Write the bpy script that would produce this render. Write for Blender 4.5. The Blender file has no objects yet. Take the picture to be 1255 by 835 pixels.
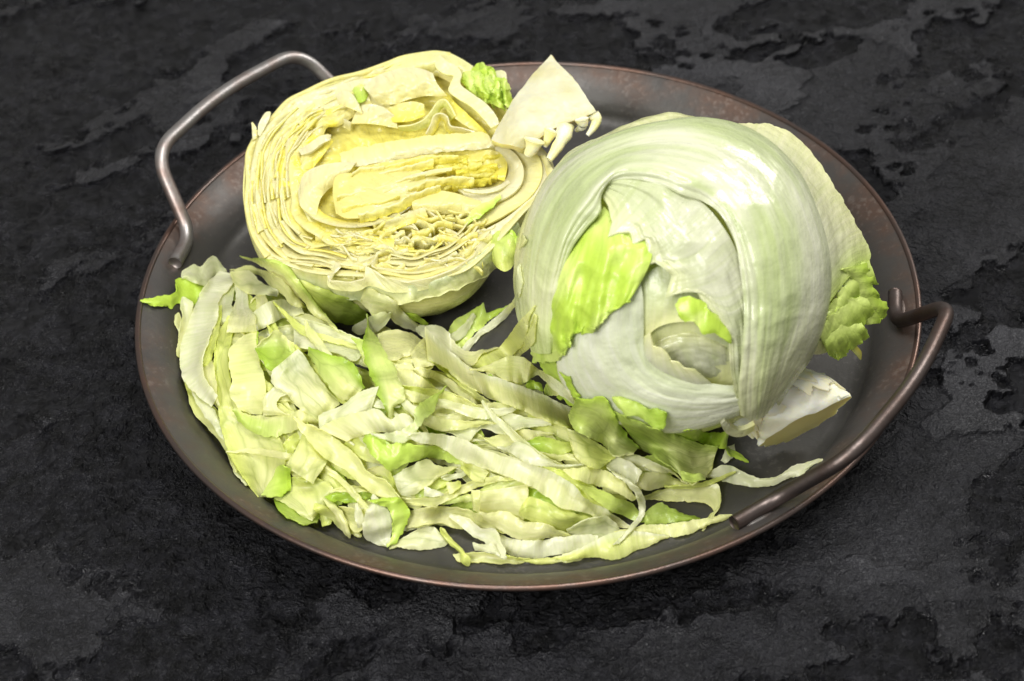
import bpy, math, random
import numpy as np
from mathutils import Vector, Matrix
random.seed(7)
RNG = np.random.default_rng(11)
S = bpy.context.scene
COL = S.collection
# ------------------------------------------------------------------ camera
CAM = np.array([-0.00777503, -0.7086235, 0.6466143])
CR = np.array([0.99857945, -0.03625818, -0.03904384])
CU = np.array([0.05328299, 0.67951658, 0.73172272])
CD = np.array([0.0, 0.73276365, -0.68048324])
CR /= np.linalg.norm(CR); CD /= np.linalg.norm(CD)
CU = np.cross(CR, CD); CU /= np.linalg.norm(CU)
FOC = 1.9999118
cd = bpy.data.cameras.new('camera'); co = bpy.data.objects.new('camera', cd); COL.objects.link(co)
co.matrix_world = Matrix(((CR[0], CU[0], -CD[0], CAM[0]), (CR[1], CU[1], -CD[1], CAM[1]), (CR[2], CU[2], -CD[2], CAM[2]), (0, 0, 0, 1)))
cd.sensor_width = 36.0; cd.lens = FOC * 36.0
cd.clip_start = 0.01; cd.clip_end = 50
cd.dof.use_dof = True; cd.dof.focus_distance = 0.90; cd.dof.aperture_fstop = 11.0
S.camera = co
# ------------------------------------------------------------------ world and lamps (studio)
w = bpy.data.worlds.new('World'); S.world = w; w.use_nodes = True
w.node_tree.nodes['Background'].inputs[0].default_value = (1.0, 0.985, 0.95, 1)
w.node_tree.nodes['Background'].inputs[1].default_value = 0.29
def area(name, loc, target, sx, sy, energy, col=(1, 1, 1)):
    l = bpy.data.lights.new(name, 'AREA'); l.shape = 'RECTANGLE'; l.size = sx; l.size_y = sy; l.energy = energy; l.color = col
    o = bpy.data.objects.new(name, l); COL.objects.link(o); o.location = loc
    o.rotation_euler = (Vector(target) - Vector(loc)).to_track_quat('-Z', 'Y').to_euler()
    return o
area('key_softbox', (0.85, 0.62, 0.90), (0.05, 0, 0), 0.35, 0.35, 7.6, (1.0, 0.99, 0.97))
area('top_softbox', (0.10, -0.15, 1.20), (-0.05, -0.08, 0), 0.4, 0.4, 9.2, (1.0, 0.99, 0.98))
area('front_softbox', (-0.50, -0.75, 0.80), (-0.08, -0.06, 0.01), 0.5, 0.5, 10.5, (1.0, 0.99, 0.97))
S.view_settings.view_transform = 'Standard'; S.view_settings.look = 'None'
S.view_settings.exposure = 0.22; S.view_settings.gamma = 1.0
S.render.engine = 'CYCLES'
S.cycles.use_denoising = True
S.cycles.max_bounces = 10; S.cycles.transmission_bounces = 6; S.cycles.diffuse_bounces = 5
S.cycles.sample_clamp_indirect = 4.0

# ------------------------------------------------------------------ pixel / world maths (used to lay things out)
def ray(px, py):
    px = np.asarray(px, float); py = np.asarray(py, float)
    return CD + ((px - 627.5) / (FOC * 1255))[..., None] * CR - ((py - 417.5) / (FOC * 1255))[..., None] * CU
def at_t(px, py, t): return CAM + ray(px, py) * np.asarray(t, float)[..., None]
def t_plane(px, py, z): return (z - CAM[2]) / ray(px, py)[..., 2]
def at_z(px, py, z):
    return at_t(px, py, t_plane(np.asarray(px, float), np.asarray(py, float), z))
def project(P):
    v = P - CAM; t = v @ CD
    return 627.5 + FOC * 1255 * (v @ CR) / t, 417.5 - FOC * 1255 * (v @ CU) / t, t
# gradient noise, vectorised
_perm = RNG.permutation(256); _perm = np.concatenate([_perm, _perm, _perm])
_g = RNG.normal(size=(256, 3)); _g /= np.linalg.norm(_g, axis=1)[:, None]
def noise(P, scale=1.0, seed=0):
    P = np.asarray(P, float) * scale + seed * 17.31
    i = np.floor(P).astype(int); f = P - i; u = f * f * f * (f * (f * 6 - 15) + 10); i &= 255
    out = 0
    for dx in (0, 1):
        for dy in (0, 1):
            for dz in (0, 1):
                h = _perm[_perm[_perm[(i[..., 0] + dx) & 255] + ((i[..., 1] + dy) & 255)] + ((i[..., 2] + dz) & 255)]
                g = _g[h]
                d = g[..., 0] * (f[..., 0] - dx) + g[..., 1] * (f[..., 1] - dy) + g[..., 2] * (f[..., 2] - dz)
                wgt = (u[..., 0] if dx else 1 - u[..., 0]) * (u[..., 1] if dy else 1 - u[..., 1]) * (u[..., 2] if dz else 1 - u[..., 2])
                out = out + d * wgt
    return out * 1.5
def fbm(P, scale, octs=4, seed=0, rough=0.5):
    s = 0; a = 1.0
    for k in range(octs): s = s + a * noise(P, scale * 2 ** k, seed + k); a *= rough
    return s
def sstep(a, b, x): x = np.clip((x - a) / (b - a), 0, 1); return x * x * (3 - 2 * x)

# ------------------------------------------------------------------ material helpers
def new_mat(name):
    m = bpy.data.materials.new(name); m.use_nodes = True; nt = m.node_tree
    b = nt.nodes['Principled BSDF']
    return m, nt, b
def N(nt, t, **kw):
    n = nt.nodes.new(t)
    for k, v in kw.items():
        if k.startswith('i_'): n.inputs[k[2:].replace('_', ' ')].default_value = v
        else: setattr(n, k, v)
    return n
def L(nt, a, b): nt.links.new(a, b)
def ramp(nt, fac, stops, interp='LINEAR'):
    r = N(nt, 'ShaderNodeValToRGB'); r.color_ramp.interpolation = interp
    while len(r.color_ramp.elements) < len(stops): r.color_ramp.elements.new(0.5)
    for e, (p, c) in zip(r.color_ramp.elements, stops):
        e.position = p; e.color = (c[0], c[1], c[2], 1) if hasattr(c, '__len__') else (c, c, c, 1)
    L(nt, fac, r.inputs[0]); return r.outputs[0]
def math_n(nt, op, a, b=None, c=None):
    n = N(nt, 'ShaderNodeMath', operation=op)
    for k, x in enumerate((a, b, c)):
        if x is None: continue
        if isinstance(x, (int, float)): n.inputs[k].default_value = x
        else: L(nt, x, n.inputs[k])
    return n.outputs[0]
def mixc(nt, fac, a, b, mode='MIX'):
    n = N(nt, 'ShaderNodeMix', data_type='RGBA', blend_type=mode)
    for sock, x in ((n.inputs[0], fac), (n.inputs[6], a), (n.inputs[7], b)):
        if isinstance(x, (int, float)): sock.default_value = x
        elif isinstance(x, tuple): sock.default_value = (x[0], x[1], x[2], 1)
        else: L(nt, x, sock)
    return n.outputs[2]

# black plaster
def mat_stone():
    m, nt, b = new_mat('black_plaster')
    tc = N(nt, 'ShaderNodeTexCoord').outputs['Object']
    at = N(nt, 'ShaderNodeAttribute', attribute_name='rough_mask').outputs['Fac']     # 1 on the smooth skim, 0 in the rough pits
    inv = math_n(nt, 'SUBTRACT', 1.0, at)
    n1 = N(nt, 'ShaderNodeTexNoise', i_Scale=240.0, i_Detail=3.0, i_Roughness=0.6, i_Distortion=0.6); L(nt, tc, n1.inputs['Vector'])
    n2 = N(nt, 'ShaderNodeTexNoise', i_Scale=16.0, i_Detail=6.0, i_Roughness=0.65); L(nt, tc, n2.inputs['Vector'])
    n3 = N(nt, 'ShaderNodeTexNoise', i_Scale=110.0, i_Detail=5.0, i_Roughness=0.7); L(nt, tc, n3.inputs['Vector'])
    n4 = N(nt, 'ShaderNodeTexNoise', i_Scale=620.0, i_Detail=2.0, i_Distortion=1.2); L(nt, tc, n4.inputs['Vector'])
    skim = ramp(nt, n2.outputs['Fac'], [(0.30, (0.007, 0.007, 0.0085)), (0.66, (0.032, 0.032, 0.037))])
    pit = ramp(nt, n3.outputs['Fac'], [(0.40, (0.002, 0.002, 0.0025)), (0.65, (0.019, 0.019, 0.023))])
    c = mixc(nt, at, pit, skim); L(nt, c, b.inputs['Base Color'])
    L(nt, math_n(nt, 'MULTIPLY_ADD', at, 0.16, math_n(nt, 'MULTIPLY_ADD', n2.outputs['Fac'], 0.25, 0.14)), b.inputs['Roughness'])
    b.inputs['Specular IOR Level'].default_value = 0.5
    lump = math_n(nt, 'MULTIPLY', n1.outputs['Fac'], math_n(nt, 'MULTIPLY_ADD', inv, 3.0, 0.9))
    grain = math_n(nt, 'MULTIPLY', n4.outputs['Fac'], math_n(nt, 'MULTIPLY_ADD', inv, 0.5, 0.62))
    crust = math_n(nt, 'MULTIPLY', n3.outputs['Fac'], math_n(nt, 'MULTIPLY_ADD', inv, 2.2, 0.7))
    hgt = math_n(nt, 'ADD', math_n(nt, 'ADD', lump, grain), crust)
    bp = N(nt, 'ShaderNodeBump', i_Strength=1.0, i_Distance=0.0036); L(nt, hgt, bp.inputs['Height']); L(nt, bp.outputs[0], b.inputs['Normal'])
    return m
def mat_metal(kind):
    m, nt, b = new_mat('patinated_metal_' + kind)
    tc = N(nt, 'ShaderNodeTexCoord').outputs['Object']
    n1 = N(nt, 'ShaderNodeTexNoise', i_Scale=38.0, i_Detail=7.0, i_Roughness=0.62); L(nt, tc, n1.inputs['Vector'])
    n2 = N(nt, 'ShaderNodeTexNoise', i_Scale=340.0, i_Detail=4.0, i_Roughness=0.6); L(nt, tc, n2.inputs['Vector'])
    n4 = N(nt, 'ShaderNodeTexNoise', i_Scale=14.0, i_Detail=4.0, i_Roughness=0.6); L(nt, tc, n4.inputs['Vector'])
    sep = N(nt, 'ShaderNodeSeparateXYZ'); L(nt, tc, sep.inputs[0])
    r = math_n(nt, 'SQRT', math_n(nt, 'ADD', math_n(nt, 'POWER', sep.outputs[0], 2.0), math_n(nt, 'POWER', sep.outputs[1], 2.0)))
    grey = mixc(nt, n4.outputs['Fac'], (0.050, 0.048, 0.044), (0.135, 0.128, 0.12))
    brown = mixc(nt, n2.outputs['Fac'], (0.085, 0.055, 0.044), (0.17, 0.095, 0.062))
    if kind == 'pan':
        edge = ramp(nt, math_n(nt, 'ADD', r, math_n(nt, 'MULTIPLY_ADD', n1.outputs['Fac'], 0.022, -0.011)), [(0.1600, 0.0), (0.1760, 1.0)])
        f = math_n(nt, 'MULTIPLY', edge, ramp(nt, n1.outputs['Fac'], [(0.42, 0.12), (0.62, 0.85)]))
        c = mixc(nt, f, grey, brown)
        spk = ramp(nt, math_n(nt, 'ADD', n2.outputs['Fac'], math_n(nt, 'MULTIPLY_ADD', n1.outputs['Fac'], 0.8, -0.4)), [(0.60, 0.0), (0.72, 1.0)])
        c = mixc(nt, math_n(nt, 'MULTIPLY', spk, 0.22), c, (0.30, 0.28, 0.26))
        drk = ramp(nt, n4.outputs['Fac'], [(0.50, 0.0), (0.68, 1.0)]); c = mixc(nt, math_n(nt, 'MULTIPLY', drk, 0.5), c, (0.035, 0.035, 0.036))
        L(nt, math_n(nt, 'MULTIPLY_ADD', n1.outputs['Fac'], 0.50, 0.22), b.inputs['Roughness'])
        b.inputs['Metallic'].default_value = 0.62
    elif kind == 'rim':
        c = mixc(nt, ramp(nt, n1.outputs['Fac'], [(0.4, 0.0), (0.62, 1.0)]), (0.11, 0.085, 0.075), (0.14, 0.085, 0.065))
        L(nt, math_n(nt, 'MULTIPLY_ADD', n1.outputs['Fac'], 0.25, 0.22), b.inputs['Roughness'])
        b.inputs['Metallic'].default_value = 0.85
    else:
        c = mixc(nt, ramp(nt, n1.outputs['Fac'], [(0.45, 0.0), (0.68, 1.0)]), ((0.36, 0.34, 0.325) if kind == 'lit_handle' else (0.13, 0.105, 0.095)), ((0.22, 0.14, 0.11) if kind == 'lit_handle' else (0.085, 0.05, 0.038)))  # two handle tones: part patina, part the light on each painted into the colour
        L(nt, math_n(nt, 'MULTIPLY_ADD', n1.outputs['Fac'], 0.34, 0.26), b.inputs['Roughness'])
        b.inputs['Metallic'].default_value = 0.92
    L(nt, c, b.inputs['Base Color'])
    bp = N(nt, 'ShaderNodeBump', i_Strength=0.35, i_Distance=0.0004)
    L(nt, math_n(nt, 'ADD', n2.outputs['Fac'], math_n(nt, 'MULTIPLY', n1.outputs['Fac'], 1.5)), bp.inputs['Height']); L(nt, bp.outputs[0], b.inputs['Normal'])
    return m
# lettuce: vertex colour 'tint', UV in metres (x across the ribs, y along them)
def mat_leaf(name, vein=0.35, stripe=0.25, transl=0.38, rough=0.34, bump=1.0, cell=(120, 60), rib=(900, 60), vb=0.25, lamc=(0.74, 0.83, 0.46), coat=0.30):
    m, nt, b = new_mat(name)
    uv = N(nt, 'ShaderNodeUVMap', uv_map='UVMap').outputs[0]
    tc = N(nt, 'ShaderNodeTexCoord').outputs['Object']
    tint = N(nt, 'ShaderNodeAttribute', attribute_name='tint').outputs['Color']
    wn = N(nt, 'ShaderNodeTexNoise', i_Scale=70.0, i_Detail=2.0); L(nt, tc, wn.inputs['Vector'])
    wa = N(nt, 'ShaderNodeVectorMath', operation='MULTIPLY_ADD'); L(nt, wn.outputs['Color'], wa.inputs[0]); wa.inputs[1].default_value = (0.008, 0.008, 0); L(nt, uv, wa.inputs[2])
    m1 = N(nt, 'ShaderNodeMapping'); m1.inputs['Scale'].default_value = (cell[0], cell[1], 1); L(nt, wa.outputs[0], m1.inputs[0])
    vo = N(nt, 'ShaderNodeTexVoronoi', feature='DISTANCE_TO_EDGE', i_Scale=1.0); L(nt, m1.outputs[0], vo.inputs['Vector'])
    vein_m = ramp(nt, vo.outputs['Distance'], [(0.0, 1.0), (0.05, 0.35), (0.13, 0.0)])
    wb = N(nt, 'ShaderNodeVectorMath', operation='MULTIPLY_ADD'); L(nt, wn.outputs['Color'], wb.inputs[0]); wb.inputs[1].default_value = (0.0025, 0.003, 0); L(nt, uv, wb.inputs[2])
    m2 = N(nt, 'ShaderNodeMapping'); m2.inputs['Scale'].default_value = (rib[0], rib[1], 1); L(nt, wb.outputs[0], m2.inputs[0])
    st = N(nt, 'ShaderNodeTexNoise', i_Scale=1.0, i_Detail=3.0, i_Roughness=0.55); L(nt, m2.outputs[0], st.inputs['Vector'])
    big = N(nt, 'ShaderNodeTexNoise', i_Scale=75.0, i_Detail=3.0); L(nt, tc, big.inputs['Vector'])
    cr = N(nt, 'ShaderNodeTexNoise', i_Scale=260.0, i_Detail=3.0, i_Roughness=0.5); L(nt, tc, cr.inputs['Vector'])
    # thin lamina between the ribs is greener, ribs whiter
    lam = ramp(nt, st.outputs['Fac'], [(0.36, 1.0), (0.60, 0.0)])
    c1 = mixc(nt, math_n(nt, 'MULTIPLY', lam, stripe), tint, mixc(nt, 0.85, tint, lamc, 'MULTIPLY'))
    c2 = mixc(nt, math_n(nt, 'MULTIPLY', vein_m, vein), c1, mixc(nt, 1.0, tint, (0.62, 0.68, 0.42), 'MULTIPLY'))
    c3 = mixc(nt, math_n(nt, 'MULTIPLY', ramp(nt, big.outputs['Fac'], [(0.35, 0.0), (0.7, 1.0)]), 0.18), c2, mixc(nt, 1.0, c2, (0.88, 0.93, 0.68), 'MULTIPLY'))
    L(nt, c3, b.inputs['Base Color'])
    L(nt, math_n(nt, 'MULTIPLY_ADD', cr.outputs['Fac'], 0.30, rough - 0.12), b.inputs['Roughness'])
    b.inputs['Specular IOR Level'].default_value = 0.5; b.inputs['Coat Weight'].default_value = coat; b.inputs['Coat Roughness'].default_value = 0.14
    hgt = math_n(nt, 'ADD', math_n(nt, 'MULTIPLY', st.outputs['Fac'], 0.55), math_n(nt, 'MULTIPLY', cr.outputs['Fac'], 0.7))
    hgt = math_n(nt, 'SUBTRACT', hgt, math_n(nt, 'MULTIPLY', vein_m, vb))
    bp = N(nt, 'ShaderNodeBump', i_Strength=0.55 * bump, i_Distance=0.0010); L(nt, hgt, bp.inputs['Height']); L(nt, bp.outputs[0], b.inputs['Normal'])
    tr = N(nt, 'ShaderNodeBsdfTranslucent'); L(nt, mixc(nt, 1.0, c3, (1.0, 1.0, 0.72), 'MULTIPLY'), tr.inputs['Color']); L(nt, bp.outputs[0], tr.inputs['Normal'])
    mx = N(nt, 'ShaderNodeMixShader'); mx.inputs[0].default_value = transl
    L(nt, b.outputs[0], mx.inputs[1]); L(nt, tr.outputs[0], mx.inputs[2])
    L(nt, mx.outputs[0], nt.nodes['Material Output'].inputs['Surface'])
    return m
def mat_core():
    m, nt, b = new_mat('stem_flesh')
    tc = N(nt, 'ShaderNodeTexCoord').outputs['Object']
    tint = N(nt, 'ShaderNodeAttribute', attribute_name='tint').outputs['Color']
    n = N(nt, 'ShaderNodeTexNoise', i_Scale=70.0, i_Detail=4.0); L(nt, tc, n.inputs['Vector'])
    n2 = N(nt, 'ShaderNodeTexNoise', i_Scale=330.0, i_Detail=4.0); L(nt, tc, n2.inputs['Vector'])
    c = mixc(nt, math_n(nt, 'MULTIPLY', ramp(nt, n.outputs['Fac'], [(0.45, 0.0), (0.75, 1.0)]), 0.35), tint, mixc(nt, 1.0, tint, (0.92, 0.82, 0.55), 'MULTIPLY'))
    L(nt, c, b.inputs['Base Color']); b.inputs['Roughness'].default_value = 0.42
    b.inputs['Subsurface Weight'].default_value = 0.5; b.inputs['Subsurface Radius'].default_value = (1.0, 0.85, 0.4); b.inputs['Subsurface Scale'].default_value = 0.004
    bp = N(nt, 'ShaderNodeBump', i_Strength=0.5, i_Distance=0.0008); L(nt, math_n(nt, 'ADD', n.outputs['Fac'], math_n(nt, 'MULTIPLY', n2.outputs['Fac'], 0.4)), bp.inputs['Height']); L(nt, bp.outputs[0], b.inputs['Normal'])
    return m
M_STONE = mat_stone(); M_PAN = mat_metal('pan'); M_RIM = mat_metal('rim'); M_HANDLE = mat_metal('handle'); M_HANDLE_LIT = mat_metal('lit_handle')
M_SHRED = mat_leaf('lettuce_shred_flesh', vein=0.18, stripe=0.36, transl=0.50, vb=0.05, rib=(700, 60), rough=.26, cell=(190, 28))
M_VEINY = mat_leaf('lettuce_veined_flesh', vein=0.55, stripe=0.30, cell=(110, 32), transl=0.50, vb=0.15)
M_RIB = mat_leaf('lettuce_ribbed_flesh', vein=0.0, stripe=0.36, rib=(50, 650), transl=0.50, vb=0.0)
M_HEAD = mat_leaf('lettuce_outer_leaf', vein=0.16, stripe=0.40, transl=0.32, rough=0.24, bump=1.15, rib=(420, 16), cell=(80, 22), vb=0.06)
M_GREEN = mat_leaf('lettuce_green_leaf', vein=0.30, stripe=0.30, transl=0.25, rough=0.38, bump=1.2, cell=(70, 42), rib=(300, 40), vb=0.12)
M_CUT = mat_leaf('lettuce_cut_leaf', vein=0.0, stripe=0.25, transl=0.42, rough=0.27, bump=1.2, lamc=(.97, .90, .52), rib=(500, 50))
M_CORE = mat_core()

# colours of the flesh (linear albedo)
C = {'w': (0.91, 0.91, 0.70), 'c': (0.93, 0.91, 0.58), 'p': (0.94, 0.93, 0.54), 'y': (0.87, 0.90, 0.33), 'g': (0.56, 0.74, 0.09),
     'd': (0.40, 0.54, 0.06), 'Y': (0.95, 0.88, 0.15), 'e': (0.65, 0.69, 0.43), 'W': (0.94, 0.93, 0.78), 'm': (0.74, 0.85, 0.25),
     'h': (0.72, 0.72, 0.57), 'i': (0.84, 0.81, 0.58), 'j': (0.90, 0.85, 0.40)}
def mixcol(a, b, f):
    a = np.array(C[a] if isinstance(a, str) else a); b = np.array(C[b] if isinstance(b, str) else b)
    return a * (1 - f[..., None]) + b * f[..., None]

# ------------------------------------------------------------------ objects
def tag(o, label=None, cat=None, group=None, kind=None):
    if label: o['label'] = label
    if cat: o['category'] = cat
    if group: o['group'] = group
    if kind: o['kind'] = kind
    return o
def empty(name, loc, **kw):
    o = bpy.data.objects.new(name, None); o.empty_display_size = 0.02; COL.objects.link(o); o.location = loc; tag(o, **kw); return o
def mesh_obj(name, V, F, mat, parent=None, smooth=True, tint=None, uv=None, solid=0.0, attrs=None, loc=None):
    V = np.asarray(V, float); 
    if loc is not None: V = V - np.asarray(loc)
    me = bpy.data.meshes.new(name); me.from_pydata(V.tolist(), [], F if isinstance(F, list) else F.tolist()); me.update()
    if smooth: me.polygons.foreach_set('use_smooth', [True] * len(me.polygons))
    if tint is not None:
        a = me.color_attributes.new('tint', 'FLOAT_COLOR', 'POINT')
        a.data.foreach_set('color', np.concatenate([tint, np.ones((len(V), 1))], 1).astype(np.float32).ravel())
    if uv is not None:
        ul = me.uv_layers.new(name='UVMap'); li = np.empty(len(me.loops), np.int32); me.loops.foreach_get('vertex_index', li)
        ul.data.foreach_set('uv', np.asarray(uv, np.float32)[li].ravel())
    if attrs:
        for k, v in attrs.items():
            a = me.attributes.new(k, 'FLOAT', 'POINT'); a.data.foreach_set('value', np.asarray(v, np.float32))
    me.materials.append(mat)
    o = bpy.data.objects.new(name, me); COL.objects.link(o)
    if loc is not None: o.location = loc
    if parent: 
        o.parent = parent
        o.matrix_parent_inverse = Matrix.Translation(parent.location).inverted()
    if solid:
        s = o.modifiers.new('thickness', 'SOLIDIFY'); s.thickness = solid; s.offset = 0; es = o.modifiers.new('crisp_edges', 'EDGE_SPLIT'); es.split_angle = math.radians(55)
    return o
def grid_faces(n, m, wrap=False):
    i, j = np.meshgrid(np.arange(n - 1), np.arange(m if wrap else m - 1), indexing='ij'); j2 = (j + 1) % m
    return np.stack([i * m + j, i * m + j2, (i + 1) * m + j2, (i + 1) * m + j], -1).reshape(-1, 4)
def cr_resample(P, n, lin=False):
    P = np.asarray(P, float)
    if len(P) == 1: return np.repeat(P, n, 0)
    d = np.r_[0, np.cumsum(np.linalg.norm(np.diff(P[:, :2], axis=0), axis=1) + 1e-6)]; s = np.linspace(0, d[-1], n)
    if lin or len(P) == 2: return np.stack([np.interp(s, d, P[:, k]) for k in range(P.shape[1])], 1)
    k = np.clip(np.searchsorted(d, s, side='right') - 1, 0, len(P) - 2); u = ((s - d[k]) / (d[k + 1] - d[k]))[:, None]
    T = np.gradient(P, axis=0) / np.gradient(d)[:, None]; h = (d[k + 1] - d[k])[:, None]
    T0, T1, P0, P1 = T[k] * h, T[k + 1] * h, P[k], P[k + 1]
    return (2 * u**3 - 3 * u**2 + 1) * P0 + (u**3 - 2 * u**2 + u) * T0 + (-2 * u**3 + 3 * u**2) * P1 + (u**3 - u**2) * T1

# ------------------------------------------------------------------ table
def build_table():
    xs = np.arange(-0.50, 0.5001, 0.0014); ys = np.arange(-0.40, 0.62, 0.0014)
    X, Y = np.meshgrid(xs, ys, indexing='ij'); Z = np.zeros_like(X); P = np.stack([X, Y, Z], -1)
    W = np.stack([noise(P, 9, 1), noise(P, 9, 2), Z], -1) * 0.035
    ca, sa = math.cos(0.5), math.sin(0.5)
    Q = np.stack([(X * ca + Y * sa), (-X * sa + Y * ca) * 1.5, Z], -1)
    fine = fbm(P, 150, 3, 40, 0.65)
    mid = fbm(P, 45, 3, 50, 0.6)
    n1 = fbm(Q + W, 8.0, 5, 3, 0.62) + 0.22 * mid + .12 * fine - 0.04 + 1.0 * X - .45 * Y + .35 * sstep(.22, .30, -X - .1 * Y) * noise(P, 14, 77)  # dark pits increase towards the back left, painting in the falloff of light
    n2 = fbm(Q - W, 9.0, 5, 23, 0.60) + 0.12 * mid + .05 * fine
    lev1 = sstep(-0.07, 0.06, n1); lev2 = sstep(0.08, 0.15, n2) * lev1
    mask = np.clip(lev1 * (0.70 + 0.30 * lev2) * (.7 + .6 * fbm(P, 12, 3, 90)), 0, 1)
    h = 0.0012 * lev1 + 0.0006 * lev2 + (1 - lev1) * (0.0011 * mid + 0.0006 * fine) + lev1 * (0.00050 * mid + .00018 * fine)
    h = -0.0036 + h
    r = np.hypot(X, Y); h = np.where(r < 0.158, np.minimum(h, -0.0016), h)
    P = np.stack([X, Y, np.minimum(h, -0.0008 + 0 * h)], -1)
    o = mesh_obj('tabletop', P.reshape(-1, 3), grid_faces(*X.shape), M_STONE, attrs={'rough_mask': mask.ravel()})
    tag(o, 'black rough plaster tabletop with trowelled patches', None, None, 'structure')
build_table()

# ------------------------------------------------------------------ tray
PROF = np.array([(0.0, 0.0), (0.150, 0.0), (0.1545, 0.0006), (0.1580, 0.0030), (0.1603, 0.0066), (0.1632, 0.0105), (0.1675, 0.0146), (0.1730, 0.0182), (0.1772, 0.0203), (0.1785, 0.0207)])
def tray_z(r): return np.interp(r, PROF[:, 0], PROF[:, 1])
TRAY_LABEL = 'round brown patinated metal tray with two loop handles'
tray = empty('serving_tray', (0, 0, -0.0015), label=TRAY_LABEL, cat='tray')
def lathe(name, prof, mat, parent, n=256, close=False):
    a = np.linspace(0, 2 * np.pi, n, endpoint=False); V = []
    for r, z in prof: V.append(np.stack([r * np.cos(a), r * np.sin(a), z + 0 * a], -1))
    V = np.stack(V); k = len(prof)
    if close: V = np.concatenate([V, V[:1]]); k += 1
    # slight hand-made unevenness
    V[..., 2] += (0.00035 * np.sin(2 * a + 1) + 0.0002 * np.sin(5 * a))[None] * np.clip((np.hypot(V[..., 0], V[..., 1]) - 0.15) / 0.03, 0, 1)
    return mesh_obj(name, V.reshape(-1, 3), grid_faces(k, n, True), mat, parent)
def arcs(p, q, n): return [(p[0] + (q[0] - p[0]) * t, p[1] + (q[1] - p[1]) * t) for t in np.linspace(0, 1, n, endpoint=False)]
pf = cr_resample(PROF[1:], 40)
floor_in = [(0.0001, 0.0), (0.05, 0.0), (0.10, 0.0), (0.14, 0.0)]
under = [(r + 0.0012 * (1 if r > 0.152 else 0.3), z - 0.0012) for r, z in pf[::-1]] + [(0.10, -0.0012), (0.0001, -0.0012)]
lathe('basin', floor_in + [tuple(x) for x in pf] + under, M_PAN, tray)
th = np.linspace(0, 2 * np.pi, 20, endpoint=False)
lathe('rolled_rim', [(0.1787 + 0.0014 * math.cos(t), 0.0202 + 0.0013 * math.sin(t)) for t in th], M_RIM, tray, close=True)
def tube(P, rad, n=18, caps=True):
    P = np.asarray(P, float); T = np.gradient(P, axis=0); T /= np.linalg.norm(T, axis=1)[:, None]
    up = np.array([0.3, 0.2, 0.93]); A = np.cross(T, up); A /= np.linalg.norm(A, axis=1)[:, None]; B = np.cross(T, A)
    a = np.linspace(0, 2 * np.pi, n, endpoint=False); rad = np.broadcast_to(rad, (len(P),))
    V = P[:, None] + rad[:, None, None] * (np.cos(a)[None, :, None] * A[:, None] + np.sin(a)[None, :, None] * B[:, None])
    F = grid_faces(len(P), n, True).tolist(); V = V.reshape(-1, 3)
    if caps: F.append(list(range(n))); F.append(list(range((len(P) - 1) * n, len(P) * n))[::-1])
    return V, F
def rounded_path(pts, rads, step=0.0012):
    out = [np.array(pts[0], float)]
    for k in range(1, len(pts) - 1):
        a, b, c = (np.array(pts[k + d], float) for d in (-1, 0, 1))
        u = a - b; v = c - b; lu, lv = np.linalg.norm(u), np.linalg.norm(v); r = min(rads[k - 1], lu * .45, lv * .45)
        p0, p1 = b + u / lu * r, b + v / lv * r
        for t in np.linspace(0, 1, 12): out.append((1 - t)**2 * p0 + 2 * t * (1 - t) * b + t * t * p1)
    out.append(np.array(pts[-1], float)); out = np.array(out)
    d = np.r_[0, np.cumsum(np.linalg.norm(np.diff(out, axis=0), axis=1))]; s = np.arange(0, d[-1], step)
    return np.stack([np.interp(s, d, out[:, k]) for k in range(3)], 1)
def handle(phi, lab, e=(0.0814, 0.1480, 0.0196)):
    def hp(s, r, z): return (r * math.cos(phi) - s * math.sin(phi), r * math.sin(phi) + s * math.cos(phi), z)
    pts = [hp(-e[0], e[1], e[2] - .0008), hp(-0.0617, 0.1566, 0.0188), hp(-0.0514, 0.1845, 0.0505), hp(0, 0.1905, 0.0525), hp(0.0514, 0.1845, 0.0505), hp(0.0617, 0.1566, 0.0188), hp(e[0], e[1], e[2] - .0008)]
    P = rounded_path(pts, [0.012, 0.014, 0.04, 0.014, 0.012])
    V, F = tube(P, 0.0033)
    o = mesh_obj('handle', V, F, M_HANDLE_LIT if phi < 3 else M_HANDLE, tray); o['label'] = lab
    for sg in (-1, 1):                               # weld beads where the rod meets the wall
        q = [np.array(hp(sg * (0.064 + k * 0.0022), 0.1566 - k * 0.0011 + 0.0035, 0.0150 + 0.0002 * k)) for k in range(8)]
        V, F = tube(np.array(q), [0.0012, .0022, .0026, .0025, .0027, .0025, .0021, .0012], 10)
        mesh_obj('weld_bead', V, F, M_PAN, tray)
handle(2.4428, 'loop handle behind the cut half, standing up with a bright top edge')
handle(5.7006, 'loop handle beside the whole head, curving out over the rim')

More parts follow.
